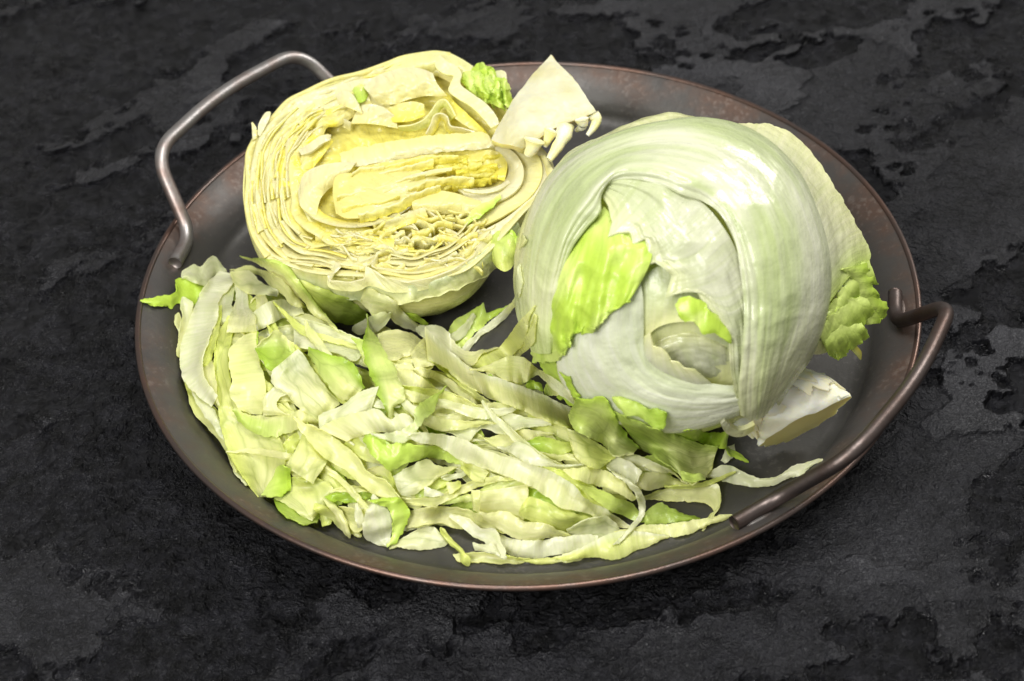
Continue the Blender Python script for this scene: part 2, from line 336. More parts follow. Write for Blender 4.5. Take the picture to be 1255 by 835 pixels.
# ------------------------------------------------------------------ screen-space stacking: what is nearest along each line of sight
HH, WW = 835, 1255
PX, PY = np.meshgrid(np.arange(WW) + 0.5, np.arange(HH) + 0.5)
def mound(P):
    z = tray_z(np.hypot(P[..., 0], P[..., 1])); m = 0
    for (x, y, h, s) in MOUNDS: m = m + h * np.exp(-((P[..., 0] - x)**2 + (P[..., 1] - y)**2) / (2 * s * s))
    return z, m
MOUNDS = []
for (px, py, h, s) in [(330, 400, .014, .020), (300, 480, .013, .020), (400, 470, .014, .022), (400, 570, .012, .020), (500, 480, .015, .022), (500, 570, .012, .02), (590, 500, .013, .022), (600, 570, .010, .02), (700, 570, .010, .02), (780, 560, .008, .018), (690, 640, .006, .018)]:
    q = at_z(np.array(px), np.array(py), 0.012); MOUNDS.append((q[0], q[1], h * 1.25, s))
def base_depth(f=1.0):
    sx, sy = PX[::4, ::4], PY[::4, ::4]; z = np.full(sx.shape, 0.005)
    for _ in range(22):
        P = at_z(sx, sy, z); a, m = mound(P); z = 0.5 * z + 0.5 * (a + f * m)
    t = t_plane(sx, sy, z); gx = np.arange(WW) / 4.0; gy = np.arange(HH) / 4.0
    ix = np.minimum(gx.astype(int), t.shape[1] - 2); iy = np.minimum(gy.astype(int), t.shape[0] - 2); fx = (gx - ix)[None]; fy = (gy - iy)[:, None]
    return (t[iy][:, ix] * (1 - fx) + t[iy][:, ix + 1] * fx) * (1 - fy) + (t[iy + 1][:, ix] * (1 - fx) + t[iy + 1][:, ix + 1] * fx) * fy
DB = base_depth(0.0)
IDB = np.zeros((HH, WW), int); CUR = [0]
def splat(px, py, t, rad=1):
    ix = np.round(px - .5).astype(int).ravel(); iy = np.round(py - .5).astype(int).ravel(); t = np.asarray(t).ravel()
    for dx in range(-rad, rad + 1):
        for dy in range(-rad, rad + 1):
            x, y = ix + dx, iy + dy; ok = (x >= 0) & (x < WW) & (y >= 0) & (y < HH)
            x, y, tt = x[ok], y[ok], t[ok]; np.minimum.at(DB, (y, x), tt); nr = tt <= DB[y, x] + 1e-9; IDB[y[nr], x[nr]] = CUR[0]
def smooth1(a, ax):
    p = np.pad(a, [(1, 1) if k == ax else (0, 0) for k in (0, 1)], mode='edge')
    return (0.25 * p[:-2] + 0.5 * p[1:-1] + 0.25 * p[2:]) if ax == 0 else (0.25 * p[:, :-2] + 0.5 * p[:, 1:-1] + 0.25 * p[:, 2:])
def uv_metric(P):
    du = np.linalg.norm(np.diff(P, axis=0), axis=2).mean(1); dv = np.linalg.norm(np.diff(P, axis=1), axis=2).mean(0)
    return np.r_[0, np.cumsum(du)], np.r_[0, np.cumsum(dv)]
def sheet_mesh(name, P, col, mat, parent=None, solid=0.0005, swap=False, **kw):
    n, m = P.shape[:2]; u, v = uv_metric(P); off = RNG.uniform(0, 5, 2)
    UV = np.stack(np.broadcast_arrays(v[None, :] + off[0], u[:, None] + off[1]), -1)
    if swap: UV = UV[..., ::-1]
    return mesh_obj(name, P.reshape(-1, 3), grid_faces(n, m), mat, parent, tint=np.clip(col, 0, 1).reshape(-1, 3), uv=UV.reshape(-1, 2), solid=solid, **kw)
def loft(rows, nu, nv, lin_rows=()):
    """rows: lists of (px,py,h[,..]) -> grid (nv, nu, k) in picture coordinates, smooth between rows"""
    k = max(len(p) for r in rows for p in r); R = []
    for i, r in enumerate(rows):
        r = [tuple(p) + (0.0,) * (k - len(p)) for p in r]; R.append(cr_resample(r, nu, lin=i in lin_rows))
    R = np.array(R)                                    # rows, nu, k
    s = np.linspace(0, len(R) - 1, nv); i = np.clip(np.floor(s).astype(int), 0, len(R) - 2); u = (s - i)[:, None, None]
    if len(R) == 2: return R[0] * (1 - u) + R[1] * u
    T = np.gradient(R, axis=0)
    return (2 * u**3 - 3 * u**2 + 1) * R[i] + (u**3 - 2 * u**2 + u) * T[i] + (-2 * u**3 + 3 * u**2) * R[i + 1] + (u**3 - u**2) * T[i + 1]
def V01(n, m): return np.meshgrid(np.linspace(0, 1, n), np.linspace(0, 1, m), indexing='ij')

# ================================================================== whole head
HC = at_z(np.array(826.0), np.array(337.0), 0.071); HR = 0.0715; _tc = (HC - CAM) @ CD
head = empty('whole_lettuce', (HC[0], HC[1], 0.0), label='whole iceberg lettuce head with peeled stem and loose outer leaves', cat='lettuce')
def head_t(px, py):
    q = ray(px, py); c = HC - CAM; qq = (q * q).sum(-1); b = (q * c).sum(-1) / qq
    near = np.sqrt(np.maximum((c * c).sum() - b * b * qq, 0)); rho = near / HR
    f = np.sqrt(1 - np.minimum(rho, 0.97)**2) - np.maximum(0, rho - 0.97) * 2.2
    return b - f * HR / np.sqrt(qq)
def head_sheet(name, rows, nu, nv, c_fn, mat, lift=0.0, crink=0.0004, cscale=60, solid=0.0007, lin=(), seed=0, ruff=0.0, ruffscale=110, jag=0.0, ribs=0.0, frill=0.0, fold=0.0, **kw):
    G = loft(rows, nu, nv, lin); U, Vv = V01(nv, nu)
    px, py, h = G[..., 0], G[..., 1], G[..., 2] / 1000.0
    if jag:
        P0 = np.stack([px, py, 0 * px], -1); e = 1 - np.minimum(U, 1 - U) * 4; e = np.clip(e, 0, 1)**2
        px = px + jag * e * noise(P0, 0.11, seed + 5) + 0.5 * jag * e * noise(P0, 0.3, seed + 9); py = py + jag * e * noise(P0, 0.11, seed + 6) + 0.5 * jag * e * noise(P0, 0.3, seed + 8)
    t = head_t(px, py); P = at_t(px, py, t)
    edge = np.clip(1 - np.minimum(np.minimum(U, 1 - U), np.minimum(Vv, 1 - Vv)) * 5, 0, 1)
    d = lift + h + crink * fbm(P, cscale, 3, seed) + ruff * noise(P, ruffscale, seed + 3) * (0.3 + 0.7 * edge) + frill * U**2.5 * np.sin(Vv * nu * .42 + 5 * noise(P, 30, seed + 2)) * (1 + noise(P, 60, seed)) - fold * (np.abs(noise(P + .006 * np.stack([noise(P, 50, 1), noise(P, 50, 2), noise(P, 50, 3)], -1), 34, seed + 13)) * 1.6 + np.abs(noise(P, 80, seed + 14)) * .6) + ribs * (fbm(np.stack([U * 5 + .5 * noise(P, 20, seed), Vv * 2.2, 0 * U + seed], -1), 1, 3, seed, .65))
    t = t - d; P = at_t(px, py, t)
    z = np.maximum(P[..., 2], 0.0006); fix = P[..., 2] < 0.0006
    P[fix] = at_t(px[fix], py[fix], t_plane(px[fix], py[fix], np.full(fix.sum(), 0.0006)))
    splat(px, py, (P - CAM) @ CD - solid / 2)
    return sheet_mesh(name, P, c_fn(U, Vv, P), mat, head, solid=solid, **kw)
def ball(name, ctr, R, mat, parent, col, seed, n=150, squash=(1, 1, 1), amp=0.0025, folds=0.0, low=None):
    th = np.linspace(0.001, math.pi - 0.001, n // 2); ph = np.linspace(0, 2 * np.pi, n + 1)
    T, Pp = np.meshgrid(th, ph, indexing='ij'); D = np.stack([np.sin(T) * np.cos(Pp), np.sin(T) * np.sin(Pp), np.cos(T)], -1)
    r = R * (1 + amp / R * fbm(D, 2.2, 4, seed) + folds * np.abs(noise(D * [1, 1, .4], 3.0, seed + 4)))
    P = ctr + D * r[..., None] * np.array(squash); P[..., 2] = np.maximum(P[..., 2], 0.0007)
    g = sstep(-0.4, 0.5, noise(P, 45, seed)); colr = mixcol(col[0], col[1], g)
    return sheet_mesh(name, P, colr, mat, parent, solid=0)
ball('leaf', HC + CD * 0.003, HR * 0.94, M_HEAD, head, ('p', 'e'), 3, folds=0.02)
# right back leaf, its ruffled green tip and the rib under it
head_sheet('leaf', [[(905, 152, -12), (940, 153, -10), (962, 160, -7), (985, 178, -5), (1010, 210, -3), (1035, 250, -2), (1056, 288, 0), (1066, 312, 2), (1060, 328, 4)],
                    [(900, 170, -4), (935, 172, -3), (965, 190, 0), (990, 225, 1), (1015, 265, 2), (1035, 300, 4), (1045, 325, 6), (1042, 338, 6)],
                    [(900, 190, -2), (930, 195, -1), (960, 220, -1), (985, 265, 0), (1000, 310, 1), (1008, 345, 3), (1015, 365, 5), (1012, 375, 6)]],
           90, 46, lambda U, V, P: mixcol(mixcol('c', 'h', V01(46, 90)[0]), 'm', sstep(.80, 1.0, V)), M_HEAD, -0.010, crink=.0014, seed=21, ruff=.0008, jag=2, fold=.0016)
for j, (A, B) in enumerate([
    ([(1003, 398), (1020, 372), (1036, 345), (1052, 326), (1066, 322)], [(1018, 412), (1036, 396), (1052, 372), (1066, 352), (1076, 352)]),
    ([(1032, 330), (1044, 345), (1050, 362), (1052, 382), (1060, 398)], [(1064, 322), (1070, 345), (1076, 362), (1087, 380), (1078, 396)]),
    ([(1000, 402), (1014, 388), (1030, 376), (1046, 366), (1060, 362)], [(1016, 436), (1030, 430), (1044, 414), (1058, 398), (1072, 384)]),
    ([(1006, 408), (1016, 402), (1028, 398), (1040, 396), (1054, 396)], [(1017, 437), (1030, 437), (1044, 428), (1054, 424), (1064, 406)])]):
    M = [((a[0] + b[0]) / 2, (a[1] + b[1]) / 2) for a, b in zip(A, B)]
    head_sheet('leaf', [[(x, y, 1 + j * 2.0) for x, y in A], [(x, y, 5.0 + j * 2.0) for q, (x, y) in enumerate(M)], [(x, y, 2.5 + 2.0 * j) for q, (x, y) in enumerate(B)]],
           64, 40, lambda U, V, P: mixcol('m', 'g', sstep(.1, .9, U)), M_GREEN, -0.008, crink=.0008, cscale=70, seed=31 + j, ruff=.0006, ruffscale=60, jag=5, frill=.0013)
head_sheet('leaf', [[(975, 395, -4), (990, 400, -3), (1003, 410, -2), (1020, 425, -2)], [(968, 425, -6), (985, 432, -5), (1003, 434, -4), (1018, 430, -3)]], 30, 14,
           lambda U, V, P: mixcol('p', 'c', U), M_HEAD, 0.0, seed=7)
head_sheet('leaf', [[(1036, 424, 0), (1044, 430, 1), (1050, 436, 2), (1054, 441, 0)], [(1040, 418, 0), (1049, 424, 1), (1055, 431, 2), (1055, 440, 0)]], 18, 8,
           lambda U, V, P: mixcol('y', 'Y', U), M_GREEN, -0.008, seed=8)
# dark green scraps at the lower left foot
head_sheet('leaf', [[(640, 400, -8), (655, 432, -6), (672, 462, -4), (688, 488, -3), (705, 500, -2)], [(655, 400, -4), (672, 430, -2), (690, 455, 0), (705, 480, 0), (720, 500, 0)]], 50, 22,
           lambda U, V, P: mixcol('d', 'g', sstep(-.2, .5, noise(P, 90, 5))), M_GREEN, -0.004, crink=.001, seed=41, ruff=.003, jag=4)
# inner ball seen through the pocket
head_sheet('leaf', [[(785, 345, 0), (800, 330, 0), (825, 325, 0), (855, 335, 0), (885, 350, 0), (905, 370, 0)],
                    [(785, 385, 0), (805, 375, 1), (830, 372, 1), (855, 376, 1), (885, 385, 1), (905, 400, 0)],
                    [(786, 420, -3), (805, 402, -1), (828, 395, 1), (855, 396, 2), (885, 405, 1), (905, 415, -1)]],
           60, 40, lambda U, V, P: mixcol('e', 'p', sstep(.2, 1, U)), M_HEAD, -0.004, crink=.0006, seed=51)
head_sheet('leaf', [[(788, 425, -8), (798, 406, -5), (815, 398, -3), (835, 394, -2), (865, 398, -2), (900, 408, -3)],
                    [(792, 440, -4), (805, 422, 1), (820, 412, 1), (845, 410, 2), (872, 415, 2), (900, 425, 1)],
                    [(800, 455, -4), (815, 440, 2), (835, 432, 2), (855, 432, 3), (880, 438, 3), (900, 445, 2)],
                    [(815, 466, -6), (830, 460, -2), (848, 460, 1), (866, 462, 2), (884, 466, 1), (900, 470, -1)]],
           70, 50, lambda U, V, P: mixcol(mixcol('p', 'm', sstep(.0, .35, .35 - U) * .3), 'h', sstep(.1, .8, U)), M_HEAD, -0.010, crink=.0005, seed=52, ribs=.0012)
# lower white leaf, folded out to the front
def c_low(U, V, P): return mixcol(mixcol((.82, .85, .66), (.92, .92, .80), sstep(.0, .45, U)), 'c', sstep(.75, 1, U) * .3)
head_sheet('leaf', [[(784, 330, -1), (787, 362, -2), (788, 395, -4), (789, 425, -5), (800, 446, -4), (826, 462, -3), (858, 470, -2), (885, 472, 0), (908, 474, 2)],
                    [(765, 340, 1), (757, 375, 2), (755, 408, 1), (764, 438, 0), (785, 464, -1), (815, 480, 0), (850, 487, 1), (882, 488, 3), (906, 486, 4)],
                    [(750, 352, -1), (732, 385, 1), (722, 418, 3), (732, 450, 3), (757, 482, 2), (795, 500, 2), (838, 507, 3), (876, 503, 4), (906, 496, 5)],
                    [(738, 362, -3), (708, 398, -1), (690, 432, 2), (694, 462, 4), (722, 496, 3), (768, 516, 3), (822, 526, 3), (868, 518, 4), (905, 505, 4)],
                    [(734, 364, -6), (702, 402, -4), (685, 436, -2), (690, 468, 0), (720, 502, -1), (768, 520, -1), (824, 529, 0), (869, 521, 1), (905, 507, 2)]],
           130, 70, c_low, M_HEAD, 0.0006, ribs=.0008, fold=.0007, crink=.0005, seed=61, solid=.0016, swap=True)
head_sheet('leaf', [[(790, 412, -2), (797, 407, 0), (800, 424, 0), (811, 427, 1), (818, 433, 1), (822, 442, 1), (832, 444, 2), (838, 451, 2), (852, 453, 2)],
                    [(790, 430, -3), (794, 440, -1), (800, 447, -1), (812, 455, 0), (825, 461, 0), (838, 466, 1), (852, 470, 1), (862, 470, 1), (872, 470, 1)]],
           60, 14, lambda U, V, P: mixcol('c', 'h', U), M_HEAD, 0.0003, crink=.0003, seed=62, lin=(0,))
# bright green leaf
def c_green(U, V, P): return mixcol(mixcol('g', 'm', sstep(-.25, .45, noise(P, 60, 3))), 'd', .25 * sstep(0, .6, noise(P, 30, 8)))
head_sheet('leaf', [[(706, 292, 0), (722, 272, 0), (737, 256, 0), (752, 262, 0), (770, 275, 0), (788, 285, 0), (800, 292, 0)],
                    [(688, 335, 1), (706, 318, 3), (725, 305, 1), (748, 302, 3), (768, 306, 1), (786, 312, 2), (798, 318, 1)],
                    [(672, 380, 1), (692, 365, 4), (712, 352, 2), (735, 348, 5), (755, 345, 2), (772, 348, 4), (788, 340, 2)],
                    [(655, 418, -3), (676, 405, 3), (698, 395, 5), (715, 390, 3), (733, 386, 6), (748, 380, 3), (762, 374, 4), (775, 362, 3)],
                    [(650, 440, -8), (662, 446, -3), (674, 441, 2), (686, 438, 4), (700, 420, 6), (714, 406, 4), (728, 405, 7), (740, 396, 5), (746, 382, 4), (768, 372, 3)]],
           130, 100, c_green, M_GREEN, 0.0026, crink=.0018, cscale=50, seed=71, ruff=.0012, ruffscale=85, jag=6, frill=.0012, fold=.0030)
# torn middle leaf
def c_torn(U, V, P): return mixcol(mixcol('e', 'h', sstep(.1, .8, noise(P, 28, 9) + .4)), 'p', .4 * (1 - sstep(0, .5, U)))
head_sheet('leaf', [[(735, 236, 0), (745, 252, 1), (750, 272, 2), (745, 291, 1), (757, 286, 1), (772, 285, 2), (776, 300, 2), (790, 292, 3), (793, 303, 2), (789, 318, 1), (786, 328, 1), (800, 320, 2), (816, 330, 3), (824, 338, 2), (816, 364, 1), (832, 352, 2), (848, 350, 2), (856, 360, 2), (862, 372, 2), (878, 388, 3), (894, 402, 3), (894, 430, 3), (896, 455, 3), (900, 480, 4), (908, 505, 5)],
                    [(745, 228, 2), (768, 236, 3), (785, 250, 3), (800, 268, 4), (815, 288, 4), (835, 308, 4), (855, 328, 4), (875, 355, 3), (893, 382, 3), (902, 410, 3), (905, 440, 3), (908, 470, 4), (915, 502, 6)],
                    [(755, 220, 3), (785, 220, 4), (815, 226, 4), (845, 238, 2), (870, 258, 1), (890, 285, 1), (905, 315, 1), (915, 350, 1), (920, 390, 1), (921, 425, 2), (921, 455, 2), (922, 480, 3), (926, 505, 5)]],
           170, 60, c_torn, M_HEAD, 0.0025, crink=.0008, cscale=45, seed=81, solid=.0007, lin=(0,), ribs=.0009, fold=.0016)
head_sheet('leaf', [[(828, 374, 3), (836, 366, 4), (846, 363, 5), (856, 368, 5), (864, 372, 4), (868, 380, 5), (878, 386, 5), (888, 396, 4), (895, 405, 4)],
                    [(832, 388, 5), (840, 394, 6), (850, 394, 7), (856, 400, 6), (861, 410, 7), (872, 408, 7), (882, 412, 7), (892, 419, 6), (896, 421, 5)]],
           60, 20, lambda U, V, P: mixcol('g', 'm', sstep(0, .5, noise(P, 150, 4))), M_GREEN, 0.001, crink=.0008, seed=83, ruff=.0018, ruffscale=160, jag=2)
# the big wrapper leaf
def c_big(U, V, P):
    band = .8 * noise(np.stack([U * 4.5, V * 3.4 + U, .4 * U + 3.37], -1)) + .45 * noise(np.stack([U * 13 + V, V * 3.1, V + 8.21], -1)) + .4 * noise(P, 34, 6)
    c = mixcol((.60, .66, .37), (.75, .75, .60), sstep(-.45, .35, band))
    k = (.6 * sstep(.30, .0, V))[..., None]
    c = c * (1 - k) + mixcol('p', 'm', sstep(0.12, 0.0, V)) * k
    k = (.5 * sstep(.80, 1.0, V))[..., None]; return c * (1 - k) + np.array(C['c']) * k
head_sheet('leaf', [[(676, 432, 0), (680, 405, 1), (684, 375, 2), (689, 338, 3), (700, 305, 4), (718, 280, 4), (735, 260, 4), (737, 240, 4), (748, 224, 4), (775, 220, 5), (808, 226, 5), (835, 238, 4), (860, 246, 3), (882, 262, 3), (900, 295, 3.5), (908, 335, 4), (912, 375, 4), (911, 415, 4), (908, 450, 5), (905, 480, 6), (908, 508, 7)],
                    [(672, 433, 3), (670, 400, 4), (672, 365, 5), (680, 325, 7), (690, 290, 8), (705, 262, 8), (722, 240, 8), (738, 222, 8), (760, 206, 8), (790, 202, 8), (822, 206, 7), (852, 216, 6), (878, 232, 5), (900, 255, 6), (918, 290, 7), (928, 330, 7), (932, 372, 7), (931, 412, 8), (928, 448, 9), (924, 482, 10), (922, 514, 12)],
                    [(660, 433, 2), (653, 400, 2), (652, 360, 4), (657, 315, 4), (668, 275, 4), (685, 240, 4), (708, 212, 4), (738, 193, 4), (772, 180, 4), (808, 174, 4), (845, 174, 3), (880, 184, 3), (912, 205, 4), (940, 238, 6), (958, 280, 8), (966, 325, 8), (968, 370, 9), (964, 410, 9), (954, 446, 10), (944, 480, 11), (936, 510, 12)],
                    [(652, 430, 0), (640, 390, 0), (636, 350, 0), (640, 305, 0), (650, 262, 0), (668, 225, 0), (694, 196, 0), (728, 176, 0), (768, 160, 0), (812, 150, 0), (858, 146, 0), (905, 155, 0), (945, 178, 1), (978, 215, 2), (998, 260, 3), (1010, 305, 4), (1013, 350, 5), (1006, 395, 6), (990, 435, 7), (968, 466, 9), (950, 494, 10)],
                    [(655, 428, -12), (642, 390, -12), (638, 350, -12), (642, 305, -12), (652, 262, -12), (670, 226, -12), (696, 198, -12), (730, 178, -12), (769, 163, -12), (812, 153, -12), (858, 149, -12), (904, 158, -12), (944, 181, -10), (978, 218, -8), (1000, 262, -6), (1013, 305, -4), (1018, 350, -3), (1010, 397, -2), (994, 438, 0), (972, 469, 4), (954, 497, 6)]],
           260, 120, c_big, M_HEAD, 0.002, crink=.0022, cscale=20, seed=91, solid=.0008, ribs=.0011, swap=True, fold=.0016)
# hook of torn flesh and small spikes by the stem
head_sheet('leaf', [[(883, 518, 6), (889, 528, 7), (900, 533, 8), (912, 532, 9), (922, 526, 9)], [(888, 513, 6), (896, 521, 8), (905, 525, 9), (915, 523, 10), (924, 518, 10)]], 30, 8,
           lambda U, V, P: mixcol('h', 'p', V), M_CUT, 0.0, seed=95, solid=.002)
# stem
def core_piece(name, rings, parent, n=40, rough=.0012, seed=1, cap_col='Y', cols=((.92, .91, .78), (.90, .88, .66))):
    """rings: (px,py,depth_m, major_px, minor_px, angle_deg) drawn in picture units at a real distance from the camera"""
    V = []; Cc = []
    a = np.linspace(0, 2 * np.pi, n, endpoint=False); K = len(rings)
    R = cr_resample(np.array(rings, float), 24)
    for k, (px, py, t, mj, mn, ang) in enumerate(R):
        c = at_t(np.array(px), np.array(py), np.array(t)); s = t / (FOC * 1255); an = math.radians(ang)
        A = (math.cos(an) * CR + math.sin(an) * CU); B = CD * .95 - (-math.sin(an) * CR + math.cos(an) * CU) * .30
        poly = 1 + 0.10 * np.cos(3 * a + 1) + .06 * np.cos(5 * a + 2)
        P = c + (A[None] * (mj * s * np.cos(a) * poly)[:, None] + B[None] * (mn * s * np.sin(a) * poly)[:, None])
        P = P + (rough * (fbm(P, 170, 3, seed) + 1.2 * noise(P, 70, seed + 1)))[:, None] * (P - c) / np.linalg.norm(P - c, axis=1)[:, None]
        P[:, 2] = np.maximum(P[:, 2], .0006)
        V.append(P)
    V = np.array(V); x, y, t = project(V.reshape(-1, 3)); splat(x, y, t, 2)
    F = grid_faces(len(R), n, True).tolist()
    f = np.linspace(0, 1, len(R))[:, None] + 0 * a[None]
    col = mixcol(cols[0], cols[1], sstep(-.3, .4, noise(V, 90, seed))); W = np.concatenate([V.reshape(-1, 3), V[-1]]); col = np.concatenate([col.reshape(-1, 3), np.tile(np.array(C[cap_col]), (n, 1))])
    F.append(list(range(len(R) * n, len(R) * n + n))); F.append(list(range(n))[::-1])
    o = mesh_obj(name, W, F, M_CORE, parent, tint=np.clip(col, 0, 1)); return R
tS = float(t_plane(np.array(985.), np.array(522.), .0195))
C['stem_end'] = (0.84, 0.76, 0.28)
STEM = core_piece('stem', [(902, 462, tS + .006, 12, 16, 26), (914, 468, tS + .002, 26, 26, 27), (930, 476, tS - .002, 42, 34, 28), (946, 487, tS - .004, 53, 40, 28), (960, 496, tS - .004, 57, 43, 28), (974, 508, tS - .002, 57, 45, 27), (984, 518, tS, 59, 46, 27), (986, 521, tS + .001, 57, 45, 27)], head, rough=.0026, seed=3, cap_col='stem_end', n=72)
for (x0, y0, x1, y1, r) in [(974, 464, 983, 438, .0016), (1028, 488, 1040, 484, .0010)]:
    P = at_t(np.linspace(x0, x1, 10), np.linspace(y0, y1, 10), tS - .018 + np.linspace(0, .004, 10)); V, F = tube(P, np.linspace(r, r * .25, 10) * (1 + .2 * noise(P, 300, 4)), 12)
    mesh_obj('torn_stub', V, F, M_CORE, head, tint=np.tile(np.array(C['h']), (len(V), 1)))
for q, (a0, a1, f1, rf, j0) in enumerate([(185, 262, .80, 1.05, 1), (235, 330, .62, 1.07, 2), (290, 372, .78, 1.06, 3), (200, 300, .48, 1.11, 4), (270, 350, .36, 1.14, 5)]):
    n_, m_ = 30, 34; U, Vv = V01(n_, m_); aa = np.radians(a0 + (a1 - a0) * Vv); fr = np.clip(U * f1 * (1 + .22 * noise(np.stack([Vv * 5, 0 * U, 0 * U + j0 * 3.3], -1)) + .12 * noise(np.stack([Vv * 16, 0 * U, 0 * U + j0 * 5.3], -1))), 0, 1) * (len(STEM) - 1)
    row = [np.interp(fr, np.arange(len(STEM)), STEM[:, k]) for k in range(6)]; an = np.radians(row[5]); sc = row[2] / (FOC * 1255)
    A_ = np.cos(an)[..., None] * CR + np.sin(an)[..., None] * CU; B_ = CD * .95 - (-np.sin(an)[..., None] * CR + np.cos(an)[..., None] * CU) * .30
    rr = rf + .05 * np.sin(Vv * 3.14) + .02 * noise(np.stack([Vv * 8, U * 3, 0 * U + j0], -1)) + .05 * U**3
    P = at_t(row[0], row[1], row[2]) + A_ * (row[3] * sc * rr * np.cos(aa))[..., None] + B_ * (row[4] * sc * rr * np.sin(aa))[..., None]; P[..., 2] = np.maximum(P[..., 2], .0008)
    sheet_mesh('leaf_base', P, mixcol((.92, .91, .78), (.86, .78, .50), sstep(.80, 1.0, U + .1 * noise(P, 150, 3))), M_CORE, head, solid=.0014)
# ================================================================== cut half
FC = at_z(np.array(474.0), np.array(207.0), 0.058)
FN = np.array([0.03, -math.sin(math.radians(14)), math.cos(math.radians(14))]); FN /= np.linalg.norm(FN)
FX = np.cross(np.array([0, 1.0, 0]), FN); FX = np.array([1, 0, 0]) - FN * FN[0]; FX /= np.linalg.norm(FX); FY = np.cross(FN, FX)
half = empty('cut_lettuce', (FC[0], FC[1], 0.0), label='iceberg lettuce cut in half, yellow folded heart facing up', cat='lettuce')
def face_t(px, py, h=0.0): return ((FC - CAM) @ FN + h) / (ray(px, py) @ FN)
OUT = np.array([(326, 315), (308, 289), (300, 253), (299, 222), (304, 184), (316, 160), (338, 138), (352, 122), (374, 111), (403, 99), (443, 87), (471, 78), (497, 70), (533, 64), (550, 65), (574, 79), (592, 92), (612, 108), (628, 135), (648, 165), (668, 190), (679, 215), (668, 240), (644, 262), (615, 288), (595, 312), (572, 330), (545, 341), (512, 347), (480, 345), (447, 340), (410, 338), (380, 332), (350, 326)], float)
def out_scaled(s, shift=(0, 0), c=(480, 212)): return (OUT - c) * s + np.array(c) + np.array(shift)
OUTC = cr_resample(np.concatenate([OUT, OUT[:1]]), 361)
# outer leaves of the dome: three nested shells
def shell(scale, drop, depth, gap, colr, seed, a0=0, a1=360, cut=0.0, mat=None, bumpy=.0012, nrow=60):
    q = OUTC[a0:a1 + 1]; q = (q - (480, 212)) * scale + (480, 212)
    top = at_t(q[:, 0], q[:, 1], face_t(q[:, 0], q[:, 1], -drop)); ctr = FC - FN * drop
    ph = np.linspace(0, math.radians(90), nrow); out = []
    for k, p in enumerate(ph):
        P = ctr + (top - ctr) * max(math.cos(p), 1e-3)**0.9 - np.array([0, 0, 1]) * depth * math.sin(p)
        out.append(P)
    P = np.array(out); D = (P - ctr); D /= np.linalg.norm(D, axis=2)[..., None] + 1e-9
    P = P + D * (bumpy * fbm(P, 40, 3, seed) * np.minimum(1, 4 * ph / 1.57)[:, None])[..., None]
    P[..., 2] = np.maximum(P[..., 2], 0.0007 + gap)
    U, Vv = V01(*P.shape[:2]); x, y, t = project(P.reshape(-1, 3)); splat(x, y, t)
    return sheet_mesh('leaf', P, mixcol(colr[0], colr[1], sstep(.0, .7, U)), mat or M_HEAD, half, solid=.0008, swap=True)
shell(1.0, 0.002, 0.056, 0.0, ('j', 'e'), 1)
shell(0.965, 0.001, 0.050, 0.002, ('j', 'p'), 2)
def flap(pts_top, pts_bot, cols, seed, lift=.002):
    A = np.array(pts_top, float); B = np.array(pts_bot, float); n = 90; a = cr_resample(A, n); b = cr_resample(B, n); U, Vv = V01(24, n); G = a[None] * (1 - U[..., None]) + b[None] * U[..., None]
    P0 = np.concatenate([G, 0 * G[..., :1] + seed], -1); px = G[..., 0] + U * 3 * noise(P0, .08, 1); py = G[..., 1] + U * 4 * noise(P0, .08, 2)
    ix, iy = np.clip(px.astype(int), 0, WW - 1), np.clip(py.astype(int), 0, HH - 1); raw = DB[iy, ix]; t = raw.copy()
    for _ in range(14): t = smooth1(smooth1(np.minimum(t, raw), 0), 1)
    t = t - lift * (.3 + U) - .0012 * (noise(P0, .07, 3) + .3); P = at_t(px, py, t); P[..., 2] = np.maximum(P[..., 2], .0008); splat(px, py, t)
    sheet_mesh('leaf', P, mixcol(cols[0], cols[1], sstep(0, 1, U + .3 * noise(P, 60, seed))), M_HEAD, half, solid=.0007)
flap([(318, 300), (345, 322), (385, 334), (430, 342), (480, 346), (520, 344)], [(330, 322), (352, 342), (392, 358), (430, 368), (470, 372), (505, 368)], ('j', 'e'), 4)
flap([(440, 346), (490, 346), (540, 338), (580, 318), (610, 292), (634, 270)], [(470, 374), (505, 371), (545, 360), (590, 340), (622, 318), (646, 296)], ('e', 'p'), 7, .003)
# face filling
def half_sheet(rows, nu, nv, c0, c1, h0=0.0, crink=.0008, cscale=130, seed=0, mat=None, lin=(), name='leaf', solid=.0007, mode='v', jag=0, ruff=0.0, rs=120, **kw):
    G = loft(rows, nu, nv, lin); U, Vv = V01(nv, nu); px, py = G[..., 0], G[..., 1]; h = G[..., 2] / 1000 + h0
    P0 = np.stack([px, py, 0 * px + seed], -1)
    if jag: px = px + jag * noise(P0, .09, seed) + .5 * jag * noise(P0, .3, seed + 1); py = py + jag * noise(P0, .09, seed + 2) + .5 * jag * noise(P0, .3, seed + 3)
    P = at_t(px, py, face_t(px, py)); h = h + crink * fbm(P, cscale, 3, seed) + ruff * noise(P, rs, seed + 7)
    t = face_t(px, py, h); P = at_t(px, py, t); splat(px, py, t)
    f = {'v': U, 'u': Vv, 'n': sstep(-.3, .4, noise(P, 110, seed))}[mode]
    return sheet_mesh(name, P, mixcol(c0, c1, f), mat or M_CUT, half, solid=solid, **kw)
half_sheet([list(map(tuple, np.c_[out_scaled(s), np.full(len(OUT), h)])) + [tuple(np.r_[out_scaled(s)[0], h])] for s, h in ((.97, -8), (.8, -9), (.6, -9), (.4, -8), (.2, -8), (.02, -8))],
           260, 120, 'j', 'Y', crink=.0030, cscale=70, seed=5, ruff=.002, rs=150)
